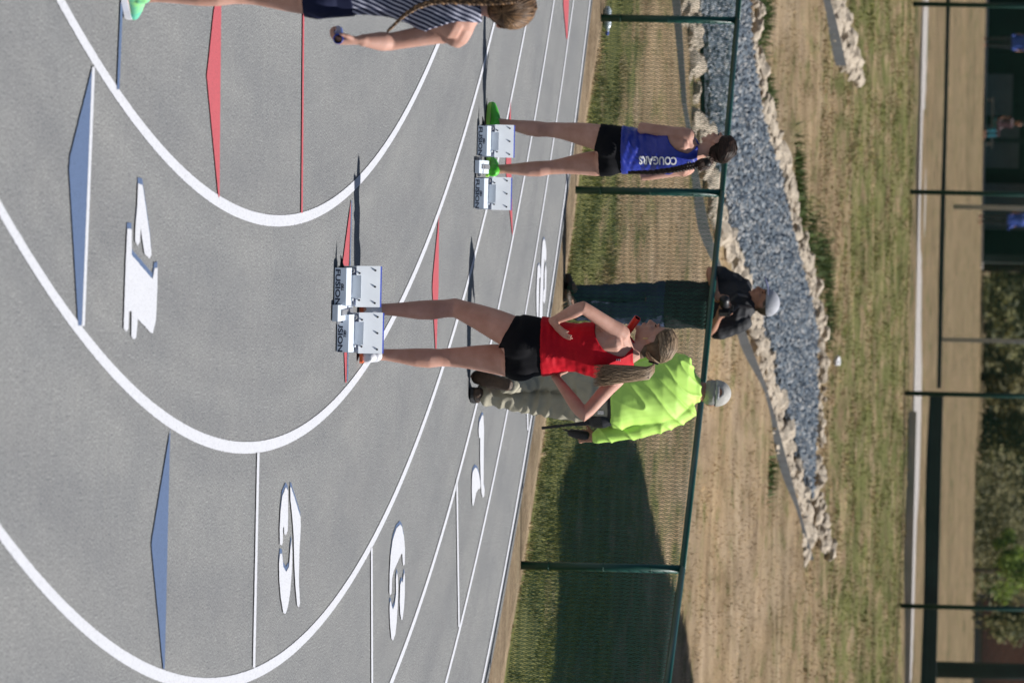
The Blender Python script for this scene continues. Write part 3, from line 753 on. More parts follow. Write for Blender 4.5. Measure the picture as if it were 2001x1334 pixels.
M_skin = mat('pale_skin', (.58, .335, .265), (.47, .25, .185), 13, .6, spec=.25, sss=.1)
M_skin2 = mat('tan_skin', (.42, .225, .155), (.36, .18, .12), 7, .6, spec=.25, sss=.08)
M_lip = mat('lip', (.42, .16, .15)); M_eye = mat('eye', (.03, .022, .02), rough=.25); M_brow = mat('brow', (.10, .065, .04))
M_hair_l = mat('light_brown_hair', (.40, .285, .18), (.15, .10, .06), 30, .5, island=True, spec=.35)
M_hair_d = mat('dark_brown_hair', (.075, .04, .028), (.012, .008, .006), 30, .5, island=True, spec=.3)
M_hair_m = mat('mid_brown_hair', (.27, .15, .07), (.06, .032, .016), 30, .5, island=True, spec=.35)
M_hb_l = mat('light_brown_hair_base', (.20, .14, .085), (.10, .066, .04), 30, .6, spec=.2); M_hb_d = mat('dark_brown_hair_base', (.03, .018, .013), (.012, .008, .006), 30, .6, spec=.2); M_hb_m = mat('mid_brown_hair_base', (.12, .068, .034), (.055, .03, .016), 30, .6, spec=.2)
M_hair_g = mat('grey_hair', (.55, .54, .52), (.26, .25, .24), 40, .6, island=True)
M_red = mat('red_jersey', (.56, .007, .020), (.46, .005, .015), 9, .65, .15, 300, spec=.15)
M_blk = mat('black_spandex', (.010, .010, .012), (.006, .006, .008), 9, .8, .1, 300, spec=.12)
M_blu = mat('royal_blue_jersey', (.018, .035, .34), (.012, .025, .27), 9, .35, .1, 200, spec=.6)
M_white_c = mat('white_cloth', (.8, .8, .82), (.7, .7, .73), 9, .7)
M_lime = mat('lime_shirt', (.54, .86, .17), (.49, .80, .15), 5, .6, .1, 200, spec=.3)
M_khaki = mat('khaki_trousers', (.40, .37, .28), (.32, .295, .22), 7, .8, .2, 250)
M_jean = mat('blue_jeans', (.035, .05, .12), (.02, .03, .075), 12, .85, .3, 300)
M_polo = mat('black_polo', (.016, .017, .022), (.010, .011, .014), 9, .75)
M_green_s = mat('bright_green_shoe', (.10, .62, .04), (.07, .5, .03), 9, .5); M_lime_s = mat('lime_shoe_sole', (.45, .85, .12), (.4, .8, .1))
M_wshoe = mat('white_shoe', (.75, .76, .8), (.62, .63, .68), 20, .5); M_org = mat('orange_sole', (.78, .16, .05), (.6, .1, .03), 12, .5)
M_brown_b = mat('brown_leather', (.085, .05, .03), (.045, .027, .017), 18, .6, .3, 80)
M_teal = mat('teal_shoe', (.05, .5, .45), (.35, .8, .25), 22, .5)
M_gold = mat('gold', (.8, .6, .25), rough=.3, metal=1.0)
M_silver = mat('silver', (.75, .75, .77), rough=.25, metal=1.0)

def finish_body(root, bm, material, voxel=.005, smooth=6):
    me = solid(bm, voxel, smooth); return from_me('body', me, material, root, True), me

# ---- runner in red -------------------------------------------------
def runner_red():
    base = flat(700, 650, .003); D0 = base.y
    root = empty('person', base, 'runner in red racerback top and black shorts, hands on hips', 'person')
    def p(wp, u, dy=0): return at(wp, u, D0 + dy) - base
    F = Vector((-.63, .777, 0)); L = Vector((.777, .63, 0))
    pel, wai, che, shc, nck = p(1018, 677), p(1107, 678, .0), p(1160, 684, 0), p(1212, 692, 0), p(1236, 686, .01)
    st = [(p(990, 681), .06, .05, L, F), (p(1000, 679), .135, .105, L, F), (p(1022, 676), .178, .132, L, F), (p(1050, 677), .168, .120, L, F), (p(1080, 677), .146, .103, L, F),
          (p(1107, 677), .132, .094, L, F), (p(1135, 680), .141, .10, L, F), (p(1162, 684, .02), .157, .112, L, F), (p(1188, 688, .04), .168, .108, L, F),
          (p(1208, 691, .06), .164, .09, L, F), (p(1224, 691, .075), .125, .07, L, F), (p(1236, 689, .085), .07, .055, L, F)]
    def tor(bm):
        torso(bm, st)
        for s in (-1, 1): ell(bm, p(1016, 679) - F * .040 + L * .072 * s, (.098, .098, .105))
        for s in (-1, 1): ell(bm, p(1170, 684, .025) + F * .085 + L * .07 * s, (.06, .05, .055))
        for s in (-1, 1): tube(bm, [p(1222, 691, .07) + L * .04 * s, p(1210, 691, .06) + L * .12 * s, p(1200, 691, .055) + L * .165 * s], [.05, .055, .05], 12); tube(bm, [p(1205, 690, .05) - F * .05 + L * .11 * s, p(1170, 688, .03) - F * .06 + L * .085 * s], [.05, .035], 12)
    hipL, hipR = p(1002, 647, -.045), p(1000, 702, .06)
    knL, anL = p(888, 601, .10), p(731, 605, .0); knR, anR = p(880, 698, .12), p(731, 692, .05)
    shL, shR = p(1212, 650, -.035), p(1208, 735, .155)
    elL, wrL = p(1139, 600, -.21), p(1079, 628, -.13); elR, wrR = p(1141, 812, .02), p(1086, 737, .09)
    Mh = head_frame(p(1281, 668, .10), Vector((-.96, .28, 0)), -.03)
    def legs(bm, th=1.0): add_leg(bm, hipL, knL, anL, F, 1.0, th); add_leg(bm, hipR, knR, anR, F, .98, th)
    bm = bmesh.new(); tor(bm); legs(bm)
    tube(bm, [p(1228, 690, .075), p(1246, 682, .085), p(1262, 676, .095)], [.062, .052, .05], 14)
    add_head(bm, Mh); add_foot(bm, anL, F); add_foot(bm, anR, F)
    add_arm(bm, shL, elL, wrL); add_arm(bm, shR, elR, wrR)
    add_hand(bm, wrL, p(1090, 640, -.15) - wrL, p(1078, 640, -.12) - p(1078, 630, -.16), .25, .92, p(1106, 664, -.14) - p(1090, 640, -.15))
    add_hand(bm, wrR, p(1088, 716, .15) - wrR, UPV, .35, .92)
    body, bme = finish_body(root, bm, M_skin)
    # black shorts
    bm = bmesh.new(); tor(bm); legs(bm, 1.02); tme = solid(bm, .006, 24)
    ztop = p(1068, 680).z
    def hem(q):
        if q.x < p(1000, 679).x: a, b = p(1016, 612), p(986, 671)
        else: a, b = p(994, 688), p(993, 728)
        return lerp(a.z, b.z, (q.x - a.x) / (b.x - a.x))
    bbz = p(960, 600).z
    sme = shell(tme, lambda q: q.z < ztop and q.z > hem(q), .006)
    from_me('shorts', sme, M_blk, root, True)
    # red racerback top
    bm = bmesh.new(); tor(bm); tube(bm, [p(1220, 690, .07), p(1240, 686, .085)], [.062, .055], 14); tme = solid(bm, .005, 3)
    zh, zw, zn = p(1061, 680).z, p(1107, 678).z, p(1240, 688).z
    ax = [(s[0].z, s[0]) for s in st]
    def lat(q):
        for (z0, c0), (z1, c1) in zip(ax, ax[1:]):
            if q.z <= z1 or z1 == ax[-1][0]:
                c = lerp(c0, c1, max(0, min(1, (q.z - z0) / (z1 - z0)))); break
        d = q - c; return d.dot(L), d.dot(F)
    def keep(q):
        if q.z < zh: return False
        h = (q.z - zw) / (zn - zw); l, f = lat(q)
        if h < .42: return True
        if f < .0:
            if h < .86: hw = lerp(.17, .038, ((h - .42) / .44) ** .5)
            else: hw = lerp(.038, .075, (h - .86) / .14)
            return abs(l) < hw and h < .965
        hw = lerp(.165, .085, ((h - .42) / .3) ** .6) if h < .72 else .085
        return abs(l) < hw and (h < .74 or abs(l) > .045) and h < 1.0
    def off(q):
        h = (q.z - zw) / (zn - zw)
        o = .006 + max(0, .010 * min(1, (.15 - h) / .4))
        wv = noise.noise(Vector((q.x * 9, q.y * 9, q.z * 38))) + .6 * noise.noise(Vector((q.x * 22 + q.z * 14, q.y * 22, q.z * 20)))
        return o + .0045 * wv * (1 if h < .35 else .35)
    tm = shell(tme, keep, off, .003, 6); top = from_me('racerback_top', tm, M_red, root, True)
    bv = BVHTree.FromPolygons([v.co for v in tm.vertices], [pl.vertices for pl in tm.polygons])
    # small white maker's mark below the neck
    bm = bmesh.new()
    for k in range(3):
        c = p(1212 - k * 3, 703, 0); hit = bv.ray_cast(c - YV * .5, YV)[0]
        if hit: box(bm, hit.x - .006, hit.x + .006, hit.y - .004, hit.y + .001, hit.z - .002, hit.z + .002)
    from_bm('mark', bm, M_white_c, top)
    # shoes
    shoe(anL, Vector((-.75, .66, 0)), .245, M_wshoe, M_org, root, 0.0); shoe(anR, Vector((-.3, .95, 0)), .245, M_wshoe, M_org, root, 0.0)
    face_details(Mh, root, M_lip, M_eye, M_brow)
    # hair
    hm = shell(bme, hair_keep(Mh, hairline), .005, .004, 3); hr = from_me('hair', hm, M_hb_l, root, True)
    bm = hair_strands(Mh, (.12, -.95, .02), 1700, 21, lift=1.07, rad=.0017); from_bm('hair_strands', bm, M_hair_l, root, True)
    tie = p(1277, 707, .03)
    path = [tie, p(1279, 718, .01), p(1268, 729, -.02), p(1240, 730, -.05), p(1210, 731, -.07), p(1182, 733, -.085), p(1158, 735, -.09)]
    from_bm('ponytail', strand_bundle(path, 620, [.016, .024, .034, .042, .05, .058, .062], .0019, 5), M_hair_l, root, True)
    bm = bmesh.new(); c = tie + Vector((.004, -.002, 0)); tube(bm, [c + Vector((.006 * math.sin(t), .022 * math.cos(t), .022 * math.sin(t))) for t in [k * math.pi / 8 for k in range(17)]], .006, 6)
    from_bm('hair_tie', bm, M_blk, root, True)
    bm = bmesh.new(); e0 = Mh @ Vector((-.083, -.004, -.05)); tube(bm, [e0 + Vector((.0, .0, .012)), e0, e0 - Vector((0, 0, .014))], .0028, 6); from_bm('earring', bm, M_gold, root, True)
    # baton under the chin
    a, b = p(1246, 621, .05), p(1212, 668, .12)
    baton(a, b, base, M_batred, 'red relay baton tucked between the chin and shoulder of the runner in red')
def baton(a, b, base, mt, label):
    o = bpy.data.objects.new('relay_baton', None); d = (b - a).normalized(); Lb = .29
    bm = bmesh.new(); A = d.orthogonal().normalized(); B = d.cross(A); n = 20; rings = []
    for (t, r) in ((0, .0165), (0, .0195), (.004, .0200), (Lb - .004, .02), (Lb, .0195), (Lb, .0165), (0.001, .0163)):
        rings.append([bm.verts.new(d * t + (A * math.cos(2 * math.pi * k / n) + B * math.sin(2 * math.pi * k / n)) * r) for k in range(n)])
    for p_, q_ in zip(rings, rings[1:]):
        for k in range(n): bm.faces.new((p_[k], p_[(k + 1) % n], q_[(k + 1) % n], q_[k]))
    bpy.data.objects.remove(o)
    o = from_bm('relay_baton', bm, mt, None, True); o.location = base + a; tag(o, label, 'baton')
    bm = bmesh.new(); n = 20; rings = [[bm.verts.new(d * t + (A * math.cos(2 * math.pi * k / n) + B * math.sin(2 * math.pi * k / n)) * .0158) for k in range(n)] for t in (.003, Lb - .003)]
    for k in range(n): bm.faces.new((rings[0][k], rings[0][(k + 1) % n], rings[1][(k + 1) % n], rings[1][k]))
    bm.faces.new(rings[1]); from_bm('bore', bm, M_dark, o, True); return o
M_batred = mat('red_anodised', (.75, .03, .015), (.65, .02, .01), 4, .35, spec=.5)
M_batblue = mat('blue_anodised', (.012, .075, .50), (.01, .06, .42), 4, .35, spec=.3)
runner_red()

# ---- runner in blue ------------------------------------------------
def runner_blue():
    base = flat(948, 280, .003); D0 = base.y
    root = empty('person', base, 'runner in royal blue jersey and black shorts with a long dark braid', 'person')
    def p(wp, u, dy=0): return at(wp, u, D0 + dy) - base
    F = Vector((-.60, .80, 0)); L = Vector((.80, .60, 0))
    st = [(p(1168, 296), .05, .05, L, F), (p(1176, 294), .130, .10, L, F), (p(1190, 292), .168, .126, L, F), (p(1212, 293), .158, .113, L, F), (p(1232, 293), .138, .10, L, F),
          (p(1252, 293), .130, .094, L, F), (p(1275, 294), .138, .10, L, F), (p(1300, 296), .152, .11, L, F), (p(1322, 297), .160, .104, L, F),
          (p(1340, 298), .152, .086, L, F), (p(1353, 298), .115, .068, L, F), (p(1363, 297), .065, .053, L, F)]
    def tor(bm):
        torso(bm, st)
        for s in (-1, 1): ell(bm, p(1188, 293) - F * .038 + L * .068 * s, (.093, .093, .098))
        for s in (-1, 1): ell(bm, p(1310, 297) + F * .085 + L * .068 * s, (.056, .045, .052))
        for s in (-1, 1): tube(bm, [p(1352, 298) + L * .035 * s, p(1342, 298) + L * .11 * s, p(1336, 298) + L * .15 * s], [.048, .052, .046], 12); tube(bm, [p(1338, 298) - F * .048 + L * .10 * s, p(1310, 297) - F * .058 + L * .08 * s], [.047, .033], 12)
    hipL, hipR = p(1176, 268, -.05), p(1174, 317, .06)
    knL, anL = p(1082, 254, .02), p(970, 240, .0); knR, anR = p(1088, 326, .06), p(968, 331, .03)
    shL, shR = p(1341, 264, -.085), p(1341, 329, .105)
    elL, wrL = p(1254, 249, -.11), p(1268, 288, .12); elR, wrR = p(1258, 344, .10), p(1272, 306, .24)
    Mh = head_frame(p(1405, 288, .03), Vector((-.80, .60, 0)), -.12)
    def legs(bm, th=1.0): add_leg(bm, hipL, knL, anL, F, .98, th); add_leg(bm, hipR, knR, anR, F, .96, th)
    bm = bmesh.new(); tor(bm); legs(bm)
    tube(bm, [p(1355, 297), p(1372, 294, .01), p(1388, 291, .02)], [.06, .05, .049], 14)
    add_head(bm, Mh, 1.0); add_foot(bm, anL, Vector((-.66, .75, 0))); add_foot(bm, anR, Vector((-.35, .94, 0)))
    add_arm(bm, shL, elL, wrL); add_arm(bm, shR, elR, wrR)
    add_hand(bm, wrL, wrL - elL, UPV, .5, .92); add_hand(bm, wrR, wrR - elR, UPV, .5, .92)
    body, bme = finish_body(root, bm, M_skin)
    bm = bmesh.new(); tor(bm); legs(bm, 1.02); tme = solid(bm, .006, 24); ztop = p(1224, 293).z
    def hem(q):
        if q.x < p(1174, 296).x: a, b = p(1179, 241), p(1168, 292)
        else: a, b = p(1174, 297), p(1175, 340)
        return lerp(a.z, b.z, (q.x - a.x) / (b.x - a.x))
    from_me('shorts', shell(tme, lambda q: q.z < ztop and q.z > hem(q), .008), M_blk, root, True)
    bm = bmesh.new(); tor(bm); tube(bm, [p(1348, 298), p(1364, 296)], [.06, .053], 14); tme = solid(bm, .005, 3)
    zh, zw, zn = p(1216, 293).z, p(1252, 293).z, p(1366, 297).z
    ax = [(s[0].z, s[0]) for s in st]
    def lat(q):
        for (z0, c0), (z1, c1) in zip(ax, ax[1:]):
            if q.z <= z1 or z1 == ax[-1][0]:
                c = lerp(c0, c1, max(0, min(1, (q.z - z0) / (z1 - z0)))); break
        d = q - c; return d.dot(L), d.dot(F)
    def keep(q):
        if q.z < zh: return False
        h = (q.z - zw) / (zn - zw); l, f = lat(q)
        if h < .46: return True
        if f < .0:
            hw = lerp(.165, .045, ((h - .46) / .36) ** .55) if h < .82 else lerp(.045, .07, (h - .82) / .18)
            return abs(l) < hw and h < .97
        hw = lerp(.16, .085, ((h - .46) / .3) ** .6) if h < .76 else .085
        return abs(l) < hw and (h < .76 or abs(l) > .045) and h < 1.0
    def off(q):
        h = (q.z - zw) / (zn - zw); o = .009 + max(0, .012 * min(1, (.2 - h) / .4))
        wv = noise.noise(Vector((q.x * 14 + q.z * 16, q.y * 14, q.z * 26))) + .7 * noise.noise(Vector((q.x * 30 - q.z * 25, q.y * 30, q.z * 30)))
        return o + .006 * wv * (1 if h < .3 else .35)
    tm = shell(tme, keep, off, .003, 6); top = from_me('jersey', tm, M_blu, root, True)
    bv = BVHTree.FromPolygons([v.co for v in tm.vertices], [pl.vertices for pl in tm.polygons])
    txt = text_mesh('COUGARS', .072, 0, .0022, .74, ext=0)
    bmt = bmesh.new(); bmt.from_mesh(txt); bmesh.ops.triangulate(bmt, faces=bmt.faces); bmesh.ops.subdivide_edges(bmt, edges=bmt.edges, cuts=2)
    c = p(1287, 314, 0)
    for v in bmt.verts:
        q = c + Vector((0, 0, -v.co.x)) + Vector((1, 0, 0)) * v.co.y; hit, nrm, _, _ = bv.ray_cast(q - YV * .6, YV)
        v.co = (hit - YV * .005) if hit else q - YV * .1
    me = bpy.data.meshes.new('lettering'); bmt.to_mesh(me); bmt.free(); from_me('lettering', me, M_white_c, top)
    bm = bmesh.new()
    for k in range(4):
        q = p(1350 - k * 2.2, 318 + (k % 2) * 3); hit = bv.ray_cast(q - YV * .6, YV)[0]
        if hit: box(bm, hit.x - .007, hit.x + .005, hit.y - .006, hit.y, hit.z - .003, hit.z + .003)
    from_bm('mark', bm, M_white_c, top)
    shoe(anL, Vector((-.66, .75, 0)), .245, M_green_s, M_lime_s, root, 0.0, collar=False); shoe(anR, Vector((-.35, .94, 0)), .235, M_green_s, M_lime_s, root, 0.0, collar=False)
    face_details(Mh, root, M_lip, M_eye, M_brow)
    from_me('hair', shell(bme, hair_keep(Mh, hairline), .006, .004, 3), M_hb_d, root, True)
    from_bm('hair_strands', hair_strands(Mh, (.35, -.8, -.25), 1400, 31, lift=1.09, rad=.0018), M_hair_d, root, True)
    bm = bmesh.new()
    path = [p(1394, 312, -.03), p(1384, 320, -.06), p(1370, 322, -.09), p(1358, 321, -.11)]
    bm = strand_bundle(path, 350, [.02, .04, .042, .02], .002, 8); ell(bm, p(1378, 319, -.07), (.032, .03, .04)); from_bm('ponytail', bm, M_hair_d, root, True)
    braid([p(1362, 323, -.10), p(1340, 327, -.12), p(1316, 332, -.12), p(1275, 337, -.115), p(1228, 337, -.11)], .019, 8, M_hair_d, root)
runner_blue()

# ---- official in lime ----------------------------------------------
def official():
    base = flat(918, 755, .003); D0 = base.y
    root = empty('person', base, 'official in lime long sleeved shirt and khaki trousers walking away with a cap on', 'person')
    def p(wp, u, dy=0): return at(wp, u, D0 + dy) - base
    F = Vector((.08, .997, 0)); L = Vector((.997, -.08, 0))
    st = [(p(1130, 768, .0), .13, .11, L, F), (p(1160, 770, .0), .18, .135, L, F), (p(1195, 772, .0), .175, .13, L, F), (p(1230, 770, .02), .182, .135, L, F), (p(1265, 766, .05), .195, .14, L, F),
          (p(1295, 762, .08), .205, .14, L, F), (p(1322, 757, .11), .205, .125, L, F), (p(1342, 756, .14), .165, .10, L, F), (p(1358, 760, .17), .08, .07, L, F)]
    hipL, hipR = p(1150, 742, .0), p(1150, 795, .0)
    knR, anR = p(1045, 786, .06), p(944, 769, .0); knL, anL = p(1050, 738, .03), p(986, 750, -.16)
    shL, shR = p(1330, 712, .13), p(1336, 802, .12)
    elR, wrR = p(1250, 836, .06), p(1164, 853, .09); elL, wrL = p(1250, 712, .16), p(1225, 735, .36)
    Mh = head_frame(p(1393, 768, .25), F, -.12)
    toeL = (p(925, 735, -.02) - anL)
    bm = bmesh.new(); torso(bm, st); add_leg(bm, hipL, knL, anL, F, .88); add_leg(bm, hipR, knR, anR, F, .88)
    add_arm(bm, shL, elL, wrL, 1.15); add_arm(bm, shR, elR, wrR, 1.15)
    tube(bm, [p(1345, 758, .15), p(1368, 764, .2), p(1380, 766, .23)], [.07, .06, .06], 14); add_head(bm, Mh, 1.03)
    add_foot(bm, anR, Vector((0, 1, 0))); tube(bm, [anL, anL + toeL * .5, anL + toeL], [.036, .036, .025], 10)
    hd = (p(1120, 850, .12) - wrR)
    add_hand(bm, wrR, hd, Vector((-1, .2, 0)), .95, 1.08); add_hand(bm, wrL, wrL - elL, UPV, .5, 1.05)
    finish_body(root, bm, M_skin2, .0055)
    # shirt
    bm = bmesh.new(); loft(bm, [(p(1198, 777, -.0), .195, .15, L, F), (p(1215, 776, .0), .205, .155, L, F), (p(1240, 770, .02), .203, .157, L, F), (p(1270, 765, .05), .212, .16, L, F), (p(1298, 761, .08), .218, .16, L, F),
        (p(1324, 757, .11), .215, .145, L, F), (p(1345, 757, .14), .175, .115, L, F), (p(1361, 760, .175), .09, .08, L, F), (p(1369, 763, .19), .077, .072, L, F)], 28, 2.3)
    def sleeve(sh, el, wr):
        tube(bm, [lerp(sh, el, -.1), lerp(sh, el, .15), lerp(sh, el, .45), lerp(sh, el, .8), el, lerp(el, wr, .3), lerp(el, wr, .7), lerp(el, wr, .97)], [.068, .078, .077, .071, .066, .059, .051, .045], 16)
    sleeve(shL, elL, wrL); sleeve(shR, elR, wrR)
    me = solid(bm, .0065, 4)
    def wr_(q, n_):
        a = noise.noise(Vector((q.x * 2.2 + q.z * 2.5, q.y * 3, q.z * 7 - q.x * 8))); b = noise.noise(Vector((q.x * 16 - q.z * 9, q.y * 10, q.z * 14 + 3)))
        r = 1 - abs(a) * 2
        return .013 * max(r, 0) ** 3 + .0025 * b
    shirt = from_me('shirt', wrinkle(me, wr_), M_lime, root, True)
    # trousers
    bm = bmesh.new(); loft(bm, [(p(1128, 768), .14, .12, L, F), (p(1155, 769), .19, .15, L, F), (p(1200, 773), .183, .143, L, F), (p(1212, 774), .18, .14, L, F)], 24)
    for hp, kn, an, e in ((hipR, knR, anR, .96), (hipL, knL, anL, .93)):
        tube(bm, [lerp(hp, kn, -.1), lerp(hp, kn, .2), lerp(hp, kn, .6), kn, lerp(kn, an, .35), lerp(kn, an, .7), lerp(kn, an, e)], [.106, .104, .089, .079, .073, .071, .073], 18)
    me = solid(bm, .0065, 3)
    def wp_(q, n_):
        a = noise.noise(Vector((q.x * 9, q.y * 7 + q.z * 4, q.z * 11))); b = noise.noise(Vector((q.x * 20 + q.z * 12, q.y * 14, q.z * 22)))
        return .022 * (.6 - abs(a) * 2) * .7 + .007 * b
    from_me('trousers', wrinkle(me, wp_), M_khaki, root, True)
    shoe(anR, Vector((.1, 1, 0)), .29, M_brown_b, M_dark, root, 0.0, 1.15)
    # trailing shoe, up on its toe
    bm = bmesh.new(); d = toeL.normalized(); s = Vector((1, 0, 0)); back = Vector((0, -.5, .1))
    tube(bm, [anL - d * .03 + Vector((0, -.03, 0)), anL + d * .03 + Vector((0, -.03, 0)), anL + d * .12 + Vector((0, -.02, 0)), anL + toeL * .93], [(.042, .04, s), (.045, .045, s), (.05, .04, s), (.045, .028, s)], 16)
    sh2 = from_me('shoe', solid(bm, .006, 3), M_brown_b, root, True)
    bm = bmesh.new(); tube(bm, [anL - d * .03 + Vector((0, -.066, 0)), anL + d * .06 + Vector((0, -.068, 0)), anL + d * .15 + Vector((0, -.052, .0)), anL + toeL * .93 + Vector((0, -.026, .008))], [(.036, .01, s), (.034, .01, s), (.046, .01, s), (.038, .008, s)], 14)
    from_bm('sole', bm, M_brown_b, sh2, True)
    # grey hair, cap with open back
    I = Mh.inverted(); bm = bmesh.new(); S = Mh @ Matrix.Scale(1.03, 4)
    ell(bm, (0, -.012, -.006), (.081, .1, .074), S, 20); hm = solid(bm, .005, 2)
    hm = shell(hm, lambda q: (I @ q).y < .03 and -.078 < (I @ q).z < .045, .0, .004, 2); hm = wrinkle(hm, lambda q, n_: .003 * noise.noise(q * 60)); from_me('hair', hm, M_hair_g, root, True)
    bm = bmesh.new(); ell(bm, (0, -.008, .018), (.086, .107, .098), S, 24); cm = solid(bm, .005, 2)
    def capk(q):
        r = I @ q
        if r.y < -.06 and abs(r.x) < .034 * math.sqrt(max(0, 1 - ((r.z - .03) / .034) ** 2)) and .03 < r.z < .064: return False
        return r.z > .026
    cap = from_me('cap', shell(cm, capk, .0, .004, 5), mat('pale_grey_cap', (.46, .45, .42), (.33, .32, .30), 25, .8), root, True)
    bm = bmesh.new(); tube(bm, [Mh @ Vector((.08 * math.sin(t), -.107 * math.cos(t) - .01, .022)) for t in [(k - 10) / 10 * 1.3 for k in range(21)]], [(.011, .003, UPV)] * 21, 8); from_bm('cap_strap', bm, mat('grey_strap', (.35, .36, .38)), cap, True)
    bm = bmesh.new(); tube(bm, [Mh @ Vector((0, .08, .03)), Mh @ Vector((0, .13, .028)), Mh @ Vector((0, .175, .02))], [(.075, .006, L), (.072, .005, L), (.045, .004, L)], 16); from_bm('brim', bm, MATS['pale_grey_cap'], cap, True)
    # belt and waist pack
    bm = bmesh.new(); loft(bm, [(p(1190, 773), .194, .152, L, F), (p(1203, 774), .194, .152, L, F)], 32); from_bm('belt', bm, M_dark, root, True)
    pk = empty('waist_pack', base + p(1170, 812, -.05), 'black waist pack with a hanging strap on the hip of the official in lime', 'waist pack')
    def q(wp, u, dy=0): return p(wp, u, dy) - p(1170, 812, -.05)
    bm = bmesh.new(); tube(bm, [q(1160, 822, -.06), q(1175, 819, -.07), q(1200, 812, -.06)], [(.05, .045, L), (.06, .055, L), (.055, .045, L)], 14); from_me('pouch', solid(bm, .006, 2), M_dark, pk, True)
    bm = bmesh.new(); tube(bm, [q(1162, 822, -.07), q(1142, 827, -.08), q(1110, 830, -.08), q(1060, 836, -.08)], [(.022, .006, L), (.016, .004, L), (.008, .003, L), (.010, .003, L)], 8); from_bm('strap', bm, M_dark, pk, True)
    bm = bmesh.new(); box(bm, -.012, .012, -.012, .012, -.02, .02, Matrix.Translation(q(1174, 806, -.13))); from_bm('buckle', bm, M_silver, pk)
    # dark handset in the right hand
    hs = empty('handset', base + p(1130, 850, .1), 'small black handset held low in the right hand of the official in lime', 'handset')
    def q(wp, u, dy=0): return p(wp, u, dy) - p(1130, 850, .1)
    bm = bmesh.new(); tube(bm, [q(1146, 851, .09), q(1128, 848, .10), q(1114, 845, .10)], [(.03, .022, L), (.032, .022, L), (.024, .018, L)], 10); from_bm('case', bm, M_dark, hs, True)
    bm = bmesh.new(); tube(bm, [q(1116, 844, .1), q(1100, 838, .1)], [.009, .004], 8); from_bm('antenna', bm, M_dark, hs, True)
    bm = bmesh.new(); c = lerp(wrR, wrR + hd, -.05); tube(bm, [c + Vector((.031 * math.cos(t), .031 * math.sin(t), 0)) for t in [k * math.pi / 8 for k in range(17)]], .007, 6); from_bm('watch', bm, M_silver, root, True)
official()

